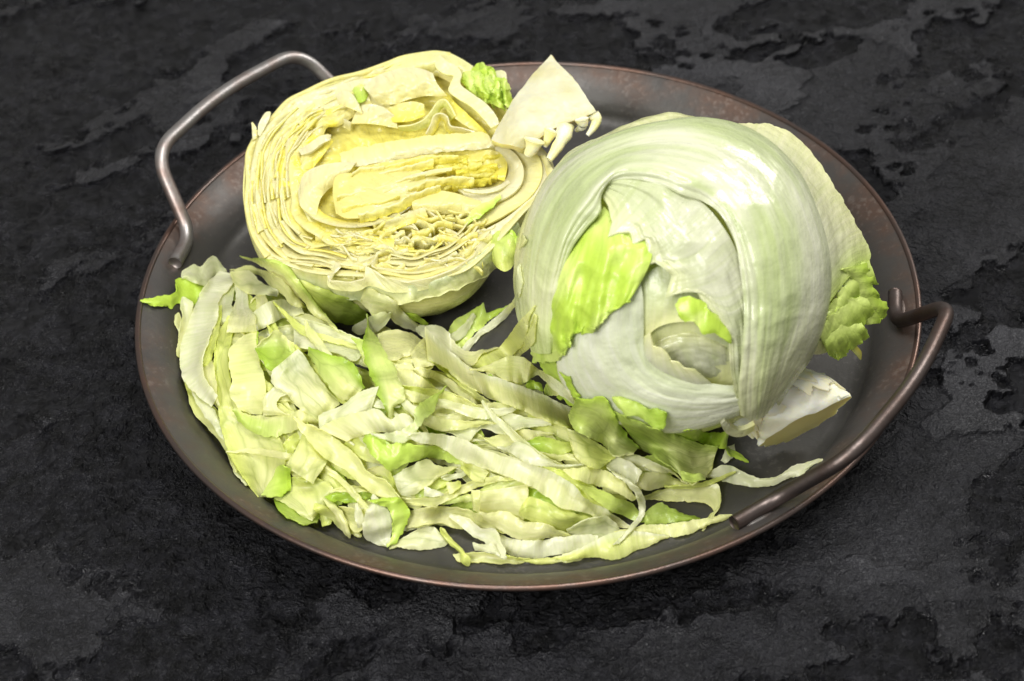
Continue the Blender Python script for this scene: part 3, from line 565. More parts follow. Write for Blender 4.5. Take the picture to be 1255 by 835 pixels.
# nested rings: the cut edges of leaf after leaf
rng = np.random.default_rng(5)
def arc_rows(s, i0, i1, h, wid, drop, wob=2.0, seed=0):
    wob = wob * 1.15
    q = np.concatenate([OUT, OUT]); q = q[i0:i1]; c = np.array([480, 212.])
    s = np.broadcast_to(s, (len(q),))[:, None]
    n = np.stack([noise(np.c_[q / 28.0, np.full(len(q), seed)], 1, seed + k) for k in (0, 1)], 1) * wob * 2.2
    a = (q - c) * s + c + n; b = (q - c) * (s - wid) + c + n
    hh = h + 1.2 * noise(np.c_[q / 20.0, np.full(len(q), seed)], 1, seed + 4)
    return [np.c_[(a - c) * 1.004 + c, hh - drop * .8].tolist(), np.c_[a, hh].tolist(), np.c_[(a + b) / 2, hh - .25 * drop].tolist(), np.c_[b, hh - drop].tolist()]
k = 0
for (s, i0, i1, h, wd) in [(1.0, 0, 15, 0.6, .05), (1.0, 20, 36, .5, .05), (.96, 1, 13, .2, .07), (.95, 25, 37, .3, .05), (.90, 0, 16, -.2, .08), (.905, 24, 38, 0, .06), (.855, 2, 12, 0, .05), (.85, 26, 39, -.3, .09), (.82, 0, 12, -.5, .08),
                       (.765, 1, 11, .2, .10), (.76, 28, 40, -.3, .07), (.70, 29, 41, 0, .09), (.68, 2, 10, -.3, .07), (.63, 30, 40, -.6, .08)]:
    k += 1
    half_sheet(arc_rows(s, i0, i1, h, wd, 2.6, wob=2.0 + 4.5 * (1 - s), seed=k), 150, 12, ['i', 'j', (.86, .85, .60)][k % 3], 'j' if s > .8 else 'Y', crink=.0012, cscale=110, seed=100 + k, solid=.0005, mode=['v', 'n', 'v'][k % 3], ruff=.0007, rs=60)
for k in range(46):                                  # thin slips between the layers
    i0 = int(rng.choice([rng.integers(0, 12), rng.integers(24, 38)])); n_ = int(rng.integers(3, 6)); s_ = rng.uniform(.66, .985)
    half_sheet(arc_rows(s_, i0, i0 + n_, rng.uniform(.2, 1.3), rng.uniform(.012, .030), 2.5, wob=1.5 + 4 * (1 - s_), seed=400 + k), 60, 7, ['i', 'j', 'i', 'p'][k % 4], ['j', 'Y', 'j', 'Y'][k % 4], crink=.0010, cscale=150, seed=400 + k, solid=.0005, ruff=.0006, rs=90)
# crumpled small leaves of the lower middle
for k in range(84):
    x = rng.uniform(412, 594); y = rng.uniform(258, 338) if x > 450 else rng.uniform(278, 326)
    if y > 348 - abs(x - 500) * .25 - 8: y -= 14
    l = rng.uniform(11, 28); a = rng.normal(-.12, .40); ca, sa = math.cos(a), math.sin(a); wv = rng.uniform(2.2, 5); hgt = rng.uniform(-2.0, 1.5)
    r0, r1, r2 = [], [], []
    for j, s in enumerate(np.linspace(-l, l, 7)):
        bend = wv * math.sin(j * 1.3 + k) * .7
        r0.append((x + s * ca - bend * sa, y + s * sa + bend * ca, hgt + .8 * math.sin(j * 1.7 + k))); r1.append((r0[-1][0] + 1, r0[-1][1] + wv, hgt - 1.2)); r2.append((r0[-1][0] + 1, r0[-1][1] + 2.2 * wv, hgt - 5))
    half_sheet([r0, r1, r2], 44, 10, ['i', 'j', 'j'][k % 3], ['Y', 'j', 'Y', 'p'][k % 4], crink=.0010, cscale=180, seed=200 + k, solid=.0008)
# hand placed leaves
H = half_sheet
H([[(352, 222, 0), (350, 195, 1), (353, 168, 1), (364, 148, 0), (385, 137, 0), (408, 140, -1), (430, 150, -2)], [(362, 226, -4), (362, 198, -3), (366, 175, -3), (376, 160, -3), (390, 150, -4), (410, 152, -5), (430, 160, -6)]], 70, 12, 'i', 'j', seed=301)
H([[(364, 215, -2), (368, 195, -1), (375, 180, 1), (390, 168, 2), (402, 164, 1)], [(378, 222, -5), (385, 205, -4), (395, 192, -2), (402, 182, -2), (408, 174, -3)]], 40, 14, 'j', 'Y', seed=302)
H([[(366, 185, 0), (378, 178, 2), (392, 168, 3), (405, 165, 2)], [(370, 191, 0), (382, 187, 2), (394, 178, 3), (404, 172, 1)]], 30, 8, 'i', 'i', seed=303, solid=.0014)
# top left broad pale leaf with green spot
H([[(350, 128, 0), (375, 118, 1), (405, 108, 1), (440, 98, 1), (462, 96, 1)], [(358, 142, -1), (384, 132, 0), (410, 124, 0), (440, 116, 0), (470, 118, 0)], [(372, 150, -4), (395, 142, -4), (420, 140, -3), (450, 138, -3), (488, 142, -3)]], 70, 26, 'i', 'j', seed=304, crink=.001)
H([[(432, 112, 1), (436, 106, 3), (444, 104, 3), (449, 112, 1)], [(433, 122, 0), (440, 126, 2), (447, 124, 2), (451, 116, 1)]], 20, 10, 'm', 'g', seed=305, crink=.0015)
H([[(412, 118, 1), (420, 112, 3), (432, 116, 3), (440, 128, 2)], [(418, 130, 0), (426, 132, 2), (436, 136, 1), (444, 140, 0)]], 24, 12, 'i', 'j', seed=306)
# white fold at the top
H([[(446, 108, 3), (456, 98, 4), (472, 90, 5), (492, 84, 5), (512, 84, 4), (530, 90, 3)], [(456, 118, 3), (468, 112, 5), (484, 106, 6), (502, 100, 6), (520, 100, 5), (536, 104, 3)], [(468, 128, 0), (484, 128, 1), (502, 122, 2), (518, 118, 2), (534, 118, 1), (548, 118, 0)]], 60, 30, 'i', 'j', seed=307, crink=.0012)
# crown of the top: broad yellow green leaf behind
H([[(470, 80, -1), (490, 71, 0), (515, 65, 0), (538, 63, 0), (560, 70, 0), (580, 82, -1)], [(474, 94, 1), (494, 88, 2), (515, 80, 3), (536, 76, 3), (556, 82, 3), (574, 92, 1)], [(480, 104, -4), (500, 104, -4), (518, 98, -4), (536, 94, -4), (554, 98, -4), (568, 106, -4)]], 70, 24, 'p', 'j', seed=308)
# s-shaped ribbon at the top right
H([[(533, 72, 3), (535, 84, 3), (546, 92, 3), (556, 94, 3), (552, 104, 3), (550, 112, 3), (562, 122, 3), (578, 132, 3), (594, 148, 3), (602, 158, 2)], [(540, 68, 4), (548, 76, 4), (560, 82, 4), (566, 92, 4), (564, 100, 4), (566, 106, 4), (580, 116, 4), (596, 128, 4), (608, 142, 4), (612, 152, 3)]], 110, 12, 'p', 'i', seed=309, solid=.001, crink=.0006)
H([[(548, 114, -2), (560, 128, -1), (575, 142, -1), (590, 156, -1), (598, 166, -2)], [(540, 122, -4), (550, 138, -3), (564, 150, -3), (580, 160, -3), (592, 168, -4)]], 50, 12, 'Y', 'j', seed=310)
# arching cut edges under it
H([[(488, 155, -1), (505, 153, 0), (520, 146, 1), (530, 134, 2), (537, 124, 2), (545, 122, 2), (552, 130, 1), (558, 142, 0)], [(490, 160, -5), (508, 160, -5), (524, 155, -4), (534, 145, -3), (540, 134, -3), (545, 131, -3), (549, 138, -4), (553, 148, -5)]], 70, 10, 'p', 'y', seed=311)
H([[(522, 164, -2), (528, 152, -1), (532, 142, 0), (540, 139, 0), (548, 143, 0), (552, 154, 0), (566, 157, 0), (582, 162, 0)], [(526, 170, -6), (534, 160, -5), (538, 150, -5), (541, 146, -5), (545, 150, -5), (550, 162, -5), (566, 166, -5), (582, 168, -5)]], 70, 10, 'i', 'Y', seed=312)
H([[(470, 135, -1), (488, 128, 1), (505, 125, 2), (520, 128, 1)], [(474, 150, -3), (490, 150, -1), (506, 148, -1), (520, 142, -2)]], 40, 16, 'j', 'Y', seed=313, crink=.0016)
H([[(440, 130, -1), (455, 128, 1), (470, 132, 1), (484, 142, 0)], [(430, 152, -3), (450, 152, -2), (468, 154, -2), (488, 158, -3)]], 40, 16, 'i', 'j', seed=314, crink=.0012)
# green ruffle at the top right corner
for j, (dx, dy) in enumerate([(0, 0), (9, 4), (-10, 8), (3, 15), (14, 12)]):
    H([[(572 + dx, 88 + dy, 0), (582 + dx, 80 + dy, 5), (594 + dx, 80 + dy, 1), (604 + dx, 86 + dy, 5), (612 + dx, 92 + dy, 1)], [(578 + dx, 98 + dy, 2), (588 + dx, 94 + dy, 7), (598 + dx, 98 + dy, 2), (606 + dx, 102 + dy, 5), (614 + dx, 108 + dy, 0)], [(588 + dx, 112 + dy, -1), (594 + dx, 110 + dy, 2), (602 + dx, 114 + dy, -1), (608 + dx, 118 + dy, 2), (614 + dx, 122 + dy, -2)]], 50, 26, 'g', 'm', h0=-.003 + .0008 * j, seed=320 + j, mat=M_GREEN, mode='n', jag=4, ruff=.002, rs=110)
H([[(606, 90, 0), (614, 86, 2), (620, 92, 2), (618, 104, 0)], [(610, 112, -1), (616, 108, 1), (620, 112, 1), (616, 122, -1)]], 24, 14, 'i', 'i', seed=326, jag=2)
# upper cut band and the yellow leaves of the heart
H([[(416, 188, -1), (436, 182, 0), (470, 176, 1), (505, 170, 1), (545, 166, 1), (580, 163, 1), (596, 164, 0)], [(418, 196, 0), (440, 194, 1), (474, 190, 2), (508, 182, 2), (545, 178, 2), (580, 174, 2), (600, 172, 1)], [(422, 204, -1), (444, 203, 0), (478, 197, 0), (510, 191, 0), (548, 186, 0), (580, 184, 0), (606, 180, 0)]], 110, 16, 'j', 'i', seed=330, crink=.0016, cscale=70, jag=2)
H([[(440, 205, -1), (478, 198, -1), (512, 192, -1), (552, 187, -1), (598, 184, -1), (618, 188, -1)], [(425, 222, -2), (465, 215, -1), (505, 205, -1), (550, 200, -2), (595, 200, -3), (622, 204, -3)], [(414, 240, -4), (455, 233, -3), (500, 220, -3), (545, 212, -4), (590, 215, -5), (618, 222, -5)]], 110, 34, (0.86, .80, .28), 'Y', seed=331, crink=.0020, cscale=55)
H([[(366, 234, 0), (373, 214, 1), (391, 204, 2), (412, 200, 2), (436, 200, 1)], [(369, 254, 2), (380, 230, 3), (396, 218, 4), (412, 212, 3), (430, 208, 2)], [(387, 268, 2), (392, 246, 1), (400, 234, 0), (410, 226, -1), (420, 218, -2)]], 60, 26, 'i', 'j', seed=332, crink=.0006)
H([[(372, 258, 1), (387, 269, 2), (414, 277, 2), (440, 278, 2), (466, 273, 1), (490, 262, 0), (508, 250, -1)], [(386, 248, -2), (396, 262, -1), (418, 270, -1), (440, 270, -1), (462, 266, -2), (484, 256, -3), (500, 246, -4)]], 80, 12, 'i', 'Y', seed=333)
H([[(412, 262, 2), (408, 235, 3), (413, 216, 4), (440, 212, 3), (470, 207, 2), (500, 198, 1)], [(426, 268, 3), (430, 245, 4), (442, 232, 4), (465, 226, 3), (490, 216, 2), (510, 206, 1)], [(456, 266, 2), (466, 252, 3), (474, 244, 3), (486, 236, 2), (504, 224, 1), (524, 214, 0)], [(474, 262, 0), (486, 254, 0), (494, 248, 0), (504, 240, 0), (520, 230, -1), (548, 220, -2)]], 90, 44, (0.86, .80, .30), (0.86, .82, .42), seed=334, crink=.0018, cscale=50)
H([[(461, 236, 3), (480, 226, 3), (497, 218, 3), (526, 210, 2), (554, 206, 1)], [(463, 241, 3), (482, 232, 3), (500, 224, 3), (528, 215, 2), (553, 210, 1)]], 70, 6, 'i', 'j', seed=335, solid=.0012)
for q, (pts, wd, c0) in enumerate([([(416, 226), (440, 219), (470, 212), (500, 203), (530, 196)], 4, 'i'), ([(413, 240), (436, 236), (462, 231), (492, 221), (520, 213)], 3, 'i'), ([(418, 254), (440, 250), (466, 246), (490, 238)], 4, 'j'),
                                     ([(440, 262), (462, 257), (486, 249), (510, 236), (540, 226)], 4, 'i'), ([(470, 205), (500, 197), (530, 191), (560, 190)], 3, 'j'), ([(430, 212), (446, 206), (470, 203)], 3, 'i'), ([(500, 231), (524, 222), (552, 217), (580, 218)], 3, 'i')]):
    a = np.array(pts, float); hh = 3.6 + .3 * q - (1.8 if q in (4, 6) else 0)
    H([np.c_[a, np.full(len(a), hh)].tolist(), np.c_[a + [.5, wd * .6], np.full(len(a), hh - .3)].tolist(), np.c_[a + [1, wd + 7], np.full(len(a), hh - 3.8)].tolist()], 70, 10, c0, 'Y', seed=380 + q, crink=.0012, cscale=90, jag=2, solid=.0006)
# bright crumpled heart: small yellow leaves folded lengthwise
for j in range(11):
    x = 572 + rng.uniform(-26, 26); y = 194 + 3.6 * j + rng.uniform(-1, 1); l = rng.uniform(18, 34) * (1 - .03 * j)
    if j > 7: x -= 10
    r0 = [(x + u * l, y - 5 - 4 * u + 1.6 * math.sin(3.1 * u + j * 1.7), 1.5 + 1.2 * math.sin(4 * u + j)) for u in (-1, -.6, -.2, .2, .6, 1)]
    r1 = [(a + 1, b + 3.5, h - .3) for a, b, h in r0]; r2 = [(a + 2, b + 8.5, h - 3.5) for a, b, h in r0]
    H([r0, r1, r2], 50, 14, [(.86, .80, .16), (.86, .82, .28), (.86, .80, .12)][j % 3], 'Y', h0=-.0035, seed=340 + j, crink=.0013, cscale=150, mode='v', ruff=.0008, rs=200, jag=2)
# white leaf bases on the right
H([[(604, 176, -1), (628, 186, 1), (641, 204, 2), (640, 224, 2), (626, 240, 1), (600, 250, 0), (575, 248, -1)], [(608, 184, -2), (622, 192, 0), (632, 206, 1), (630, 222, 1), (618, 233, 0), (596, 238, -1), (565, 236, -2)], [(606, 188, -6), (618, 196, -5), (624, 207, -5), (622, 219, -5), (612, 228, -5), (590, 232, -5), (558, 231, -5)]], 90, 18, 'i', 'i', seed=360, crink=.0003, solid=.001)
H([[(618, 172, -2), (646, 178, 0), (662, 196, 1), (664, 218, 1), (650, 242, 0), (620, 264, -1), (585, 282, -2)], [(610, 176, -3), (636, 186, -1), (650, 203, 0), (650, 222, 0), (636, 240, -1), (606, 256, -2), (578, 262, -3)], [(600, 180, -5), (626, 192, -4), (640, 206, -4), (638, 226, -4), (624, 240, -4), (600, 248, -4), (570, 250, -5)]], 90, 18, 'j', 'i', seed=361, crink=.0003, solid=.001)
H([[(622, 166, -5), (656, 176, -3), (676, 198, -2), (679, 218, -2), (664, 243, -2), (634, 270, -2), (596, 298, -2), (568, 320, -3)], [(620, 172, -4), (650, 182, -2), (664, 202, -1), (664, 220, -1), (650, 242, -1), (622, 266, -1), (588, 286, -1), (560, 304, -3)]], 100, 14, 'i', 'i', seed=362, crink=.0004, solid=.0012)
H([[(509, 238, 0), (535, 234, 1), (560, 238, 1), (585, 246, 0), (604, 250, -1)], [(505, 250, 1), (535, 250, 2), (560, 250, 2), (582, 254, 1), (598, 256, 0)], [(508, 262, -3), (532, 262, -2), (556, 262, -2), (575, 264, -2), (590, 264, -2)]], 60, 18, 'j', 'j', seed=363, crink=.0007)
H([[(567, 232, 2), (590, 234, 2), (608, 230, 2), (622, 222, 1)], [(569, 235, 2), (590, 238, 2), (611, 234, 2), (626, 225, 1)]], 40, 5, 'i', 'i', seed=364, solid=.0012)
H([[(566, 274, 0), (580, 258, 2), (596, 248, 3), (612, 240, 3)], [(572, 278, 0), (588, 266, 2), (602, 256, 3), (614, 244, 2)]], 36, 10, 'm', 'g', seed=365, mat=M_GREEN, jag=2)
H([[(430, 246, 0), (450, 262, 1), (470, 272, 1), (495, 262, 2), (520, 254, 1)], [(440, 262, -3), (455, 276, -2), (475, 284, -2), (500, 276, -1), (525, 268, -2)]], 50, 14, 'i', 'Y', seed=366, crink=.001)
# rippled lower lip
H([[(396, 322, -1), (410, 320, 1), (418, 326, 3), (410, 334, 5), (402, 336, 4), (404, 344, 3), (430, 346, 2), (446, 342, 2), (448, 326, 4), (456, 330, 3), (470, 340, 3), (500, 346, 2), (530, 340, 2), (556, 330, 2), (580, 314, 1), (592, 290, 0), (600, 286, 0)],
   [(396, 326, -3), (406, 330, -1), (408, 338, 0), (402, 342, 1), (404, 352, 0), (420, 356, -2), (440, 356, -2), (452, 350, -2), (462, 352, -2), (478, 358, -2), (505, 358, -3), (535, 350, -3), (562, 338, -3), (588, 320, -3), (600, 300, -3), (606, 292, -3)]], 200, 14, 'i', 'p', seed=370, crink=.0006, solid=.001, lin=(0,))
H([[(430, 324, 0), (450, 318, 2), (462, 312, 3), (456, 326, 2), (480, 330, 1), (505, 330, 1), (530, 322, 1), (556, 316, 0)], [(432, 332, -3), (452, 330, -2), (462, 326, -1), (462, 336, -2), (482, 340, -3), (506, 340, -3), (532, 332, -3), (560, 324, -3)]], 110, 10, 'i', 'Y', seed=371, crink=.001)
# curled green leaf tip hanging at the right
H([[(590, 286, 2), (602, 284, 4), (616, 284, 5), (628, 288, 4), (632, 296, 3)], [(594, 300, 1), (604, 304, 5), (616, 306, 6), (626, 306, 5), (632, 310, 3)], [(604, 320, -2), (610, 328, 1), (618, 333, 2), (625, 330, 1), (630, 322, 0)]], 40, 30, 'm', 'y', h0=-.006, seed=372, mat=M_VEINY, crink=.0005)
H([[(622, 284, 2), (628, 282, 3), (634, 290, 3), (640, 284, 1), (641, 292, 0)], [(628, 312, -1), (632, 306, 0), (635, 306, 0), (638, 302, 0), (640, 298, 0)]], 26, 16, 'g', 'm', h0=-.004, seed=373, mat=M_GREEN, crink=.001)
H([[(600, 278, -6), (625, 268, -6), (650, 250, -6), (662, 246, -6)], [(604, 292, -9), (628, 288, -10), (646, 274, -10), (655, 262, -10)]], 40, 14, 'p', 'i', h0=-.004, seed=374)
# slivers standing out at the left
H([[(316, 165, 1), (317, 152, 3), (326, 138, 4), (331, 137, 4)], [(319, 168, 1), (325, 156, 2), (330, 146, 3), (332, 138, 4)]], 20, 6, 'i', 'i', seed=375)
H([[(310, 172, 1), (309, 160, 3), (308, 151, 3)], [(314, 170, 1), (314, 158, 2), (310, 150, 3)]], 16, 5, 'i', 'j', seed=376)
# stem wedge
tw = face_t(np.array(660.), np.array(150.), .012)
def wedge():
    A = [(602, 172), (614, 148), (632, 118), (652, 92), (675, 68)]; B = [(640, 182), (662, 168), (688, 153), (712, 146), (731, 136)]
    G = loft([[(x, y, 0) for x, y in A], [(655, 0, 0)][:0] or [(622, 178, 0), (640, 145, 0), (662, 124, 0), (684, 106, 0), (704, 98, 0)], [(x, y, 0) for x, y in B]], 60, 40)
    px, py = G[..., 0], G[..., 1]; t0 = face_t(px, py, .010) - .004 * (1 - np.abs(np.linspace(-1, 1, 40))[:, None]**2 + 0 * px)
    P = at_t(px, py, t0); P = P + FN * (.0012 * fbm(P, 70, 4, 5, .6))[..., None]
    n, m = P.shape[:2]; bord = np.concatenate([P[0, :], P[1:, -1], P[-1, -2::-1], P[-2:0:-1, 0]]); K = len(bord); cen = bord.mean(0)
    rings = [bord]
    for s, d in ((1.012, .0015), (1.0, .006), (.93, .012), (.8, .018), (.5, .022), (.02, .024)):
        Q = cen + (bord - cen) * s + CD * d - FN * d * .3; Q = Q + (.0010 * noise(Q, 140, 3))[:, None] * (Q - cen) / .02; rings.append(Q)
    R = np.array(rings); x, y, t = project(P.reshape(-1, 3)); splat(x, y, t)
    Vv = np.concatenate([P.reshape(-1, 3), R.reshape(-1, 3)]); F = grid_faces(n, m).tolist() + (grid_faces(len(R), K, True) + n * m)[:, ::-1].tolist()
    col = np.concatenate([mixcol((.56, .545, .38), (.50, .47, .25), sstep(-.2, .5, noise(P, 60, 4))).reshape(-1, 3), mixcol('j', (.80, .70, .34), sstep(-.3, .3, noise(R, 80, 2))).reshape(-1, 3)])
    mesh_obj('core', Vv, F, M_CORE, half, tint=col)
wedge()
for (pts, r0) in [([(727, 140), (731, 147), (727, 157), (720, 166)], .0050), ([(713, 146), (714, 154), (706, 160)], .0050), ([(693, 154), (690, 168), (682, 182), (673, 196)], .0072), ([(676, 160), (671, 172), (668, 180)], .0050), ([(655, 172), (652, 182), (646, 190)], .0085)]:
    q = cr_resample(np.array(pts, float), 14); P = at_t(q[:, 0], q[:, 1], face_t(q[:, 0], q[:, 1], .0) - .016 + np.linspace(0, .008, 14)); V, F = tube(P, np.linspace(r0 * .62, r0 * .2, 14) * (1 + .25 * noise(P, 260, 2)), 14)
    mesh_obj('torn_stub', V, F, M_CORE, half, tint=mixcol('i', 'j', sstep(-.3, .3, noise(V, 120, 3))))
#PART3
# ================================================================== shreds
CROP = {'a': (200, 310), 'b': (200, 470), 'c': (360, 340), 'd': (360, 490), 'e': (520, 360), 'f': (520, 500), 'g': (680, 460), 'h': (800, 500), 'k': (700, 560)}
def parse(s, crop):
    v = np.array([float(x) for x in s.replace(',', ' ').split()]).reshape(-1, 2); o = CROP[crop]
    return np.c_[v[:, 0] / 4.175 + o[0], v[:, 1] / 4.175 + o[1]]
GROUP = 'cut lettuce shreds heaped on the tray'
count = 0; SHREDS = []
MATS = {'s': M_SHRED, 'v': M_VEINY, 'r': M_RIB, 'g': M_GREEN}
def shred(A, B, cols, mat, label, curl=None, group=GROUP, base=None, name='lettuce_shred', rag=None, gap=.0006, write=True, crink=None):
    """A, B: the two long edges in picture coordinates; the strip is laid on what is already there and sags into it"""
    global count; count += 1; sd = count
    w0 = np.linalg.norm(cr_resample(A, 9) - cr_resample(B, 9), axis=1); L0 = np.linalg.norm(np.diff((cr_resample(A, 9) + cr_resample(B, 9)) / 2, axis=0), axis=1).sum()
    if write and label != '*' and w0.mean() < 24 and L0 > 2.2 * w0.mean() and L0 > 34:       # strips run out in drawn-out, slanting tips
        def tip(A_, B_, k):
            a0, b0, a1, b1 = A_[0], B_[0], A_[1], B_[1]; d = (a0 + b0 - a1 - b1) / 2; d = d / (np.linalg.norm(d) + 1e-6); wv = np.linalg.norm(a0 - b0)
            if wv < 3: return A_, B_
            e = min(.14 * L0, 17) * (.7 + .6 * random.random()); f = random.choice([.15, .5, .85]); mid = a0 + (b0 - a0) * f
            ta, tb = mid + d * e + (a0 - mid) * .10, mid + d * e + (b0 - mid) * .10; ma, mb = a0 + (mid - a0) * .25 + d * e * .5, b0 + (mid - b0) * .25 + d * e * .5
            return np.vstack([ta, ma, A_]), np.vstack([tb, mb, B_])
        A, B = tip(A, B, 0); A, B = tip(A[::-1], B[::-1], 1); A, B = A[::-1], B[::-1]
    la = np.linalg.norm(np.diff(A, axis=0), axis=1).sum(); lb = np.linalg.norm(np.diff(B, axis=0), axis=1).sum(); Ln = max(la, lb)
    n = int(np.clip(Ln / 2.2, 14, 170)); a = cr_resample(A, n); b = cr_resample(B, n); wd = np.linalg.norm(a - b, axis=1).mean(); m = int(np.clip(wd / 2.2, 6, 44))
    U, Vv = V01(n, m); G = a[:, None] * (1 - Vv[..., None]) + b[:, None] * Vv[..., None]
    g = cols[0] in 'gmd'; rg = (1.5 if g else .9) if rag is None else rag
    P0 = np.concatenate([G, np.full(G.shape[:2] + (1,), sd * 3.1)], -1); e = np.clip(np.abs(2 * Vv - 1) * 2 - 1, 0, 1)
    for ax in (0, 1):
        G[..., ax] += e * rg * (noise(P0, .10, 1 + ax) + .6 * noise(P0, .33, 3 + ax)) * 1.6
    # tapered / torn short ends
    tang = (G[-1] - G[0]) / (np.linalg.norm(G[-1] - G[0]) + 1e-6)
    px, py = G[..., 0], G[..., 1]
    D = DB if base is None else base
    ix = np.clip(px.astype(int), 0, WW - 1); iy = np.clip(py.astype(int), 0, HH - 1); raw = D[iy, ix].copy()
    s = raw.copy(); w_m = wd / 2600.0
    for k in range(int(34 + m * 1.5)):
        s = smooth1(smooth1(s, 0), 1)
        if k % 2 == 0: s = np.minimum(s, raw)
    for k in range(4): s = smooth1(smooth1(np.minimum(s, raw), 0), 1)
    if curl is None: curl = RNG.choice([-1, -1, 1]) * RNG.uniform(.10, .28)
    q = (2 * Vv - 1)
    env = np.clip(np.minimum(U, 1 - U) * 8, .25, 1)
    cv = curl * w_m * (1 + .8 * noise(np.stack([U * Ln / 45, 0 * U, 0 * U + sd], -1)))
    prof = np.where(cv < 0, -cv * (1 - q**2), cv * (q**2)) * env
    t0 = at_t(px, py, s); ck = RNG.uniform(.0005, .0009) if crink is None else crink
    d = gap + prof + ck * (fbm(t0, 65, 3, sd) + .4) + .0018 * (noise(np.stack([U * Ln / 22, q * .6, 0 * U + sd * 2.2], -1)) + .4) * env
    d += e * .0010 * noise(P0, .12, 8) * (1.8 if g else 1)
    t = s - np.maximum(d, -.0002)
    P = at_t(px, py, t); bad = P[..., 2] < tray_z(np.hypot(P[..., 0], P[..., 1])) + .0004
    if bad.any(): t = np.where(bad, np.minimum(t, raw - .0006), t); P = at_t(px, py, t)
    CUR[0] = sd
    if write: splat(px, py, t, 1)
    c0, c1 = cols[0], cols[1]
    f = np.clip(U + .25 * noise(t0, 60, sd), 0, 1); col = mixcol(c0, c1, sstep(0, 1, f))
    if len(cols) > 2: col = col * (1 - (ee := sstep(.45, 0, Vv + .12 * noise(t0, 90, sd)))[..., None]) + np.array(C[cols[2]]) * ee[..., None]
    if len(cols) > 3: col = col * (1 - (ee := sstep(.55, 1, Vv + .12 * noise(t0, 90, sd)))[..., None]) + np.array(C[cols[3]]) * ee[..., None]
    blot = sstep(.15, .6, fbm(t0, 48, 2, sd + 5)); col = col * (1 - .3 * blot[..., None]) + col * np.array([.92, .97, .66]) * .3 * blot[..., None] * 1.0
    loc = P.reshape(-1, 3).mean(0); loc[2] = max(P[..., 2].min(), 0)
    o = sheet_mesh(name, P, col, MATS[mat], None, solid=.00045, loc=loc)
    tag(o, label, 'lettuce shred', group); SHREDS.append((sd, o, label, float(px.mean()), float(py.mean()), cols)); return o
poly = np.array([(232, 345), (226, 400), (232, 470), (258, 535), (300, 590), (345, 622), (400, 645), (460, 662), (520, 668), (545, 640), (600, 628), (640, 660), (700, 672), (760, 660), (800, 640), (790, 600), (860, 560), (780, 530), (700, 500), (640, 450), (560, 440), (480, 405), (400, 375), (330, 345)], float)
holes = [(585, 665, 26), (830, 622, 34), (775, 628, 18), (690, 470, 20), (560, 400, 50), (640, 420, 30), (880, 640, 30)]
def inside(x, y):
    c = False; j = len(poly) - 1
    for i in range(len(poly)):
        if (poly[i, 1] > y) != (poly[j, 1] > y) and x < (poly[j, 0] - poly[i, 0]) * (y - poly[i, 1]) / (poly[j, 1] - poly[i, 1]) + poly[i, 0]: c = not c
        j = i
    return c and all(math.hypot(x - hx, y - hy) > hr for hx, hy, hr in holes)
# --- the bottom layers of the heap: strips that only show in the gaps
def fill_layer(f, n, seed):
    base = base_depth(f); r = np.random.default_rng(seed)
    k = 0; tries = 0
    while k < n and tries < 4000:
        tries += 1; x, y = r.uniform(225, 880), r.uniform(340, 680); l = r.uniform(28, 62); wd = r.uniform(7, 18)
        ang = math.radians(np.interp(x, [240, 330, 450, 700], [80, 55, 25, 12]) + r.normal(0, 26)); ca, sa = math.cos(ang), math.sin(ang); bend = r.uniform(-.3, .3)
        s = np.linspace(-1, 1, 6); cx = x + s * l * ca - bend * l * (s**2) * sa; cy = y + s * l * sa + bend * l * (s**2) * ca
        if not all(inside(cx[i], cy[i]) for i in range(6)): continue
        w_ = wd * np.clip(1.25 - s**2 * .9, .25, 1); A = np.c_[cx - sa * w_, cy + ca * w_]; B = np.c_[cx + sa * w_, cy - ca * w_]
        cols = [('p', 'w'), ('p', 'y'), ('c', 'p'), ('m', 'y'), ('w', 'p'), ('g', 'm'), ('c', 'w')][r.integers(7)]
        shred(A, B, cols, 's' if r.random() < .7 else 'v', '*', group=GROUP, base=base, gap=.0004 + .0004 * (k % 4))
        k += 1
fill_layer(.35, 34, 1); fill_layer(.75, 34, 2); fill_layer(1.0, 30, 3)
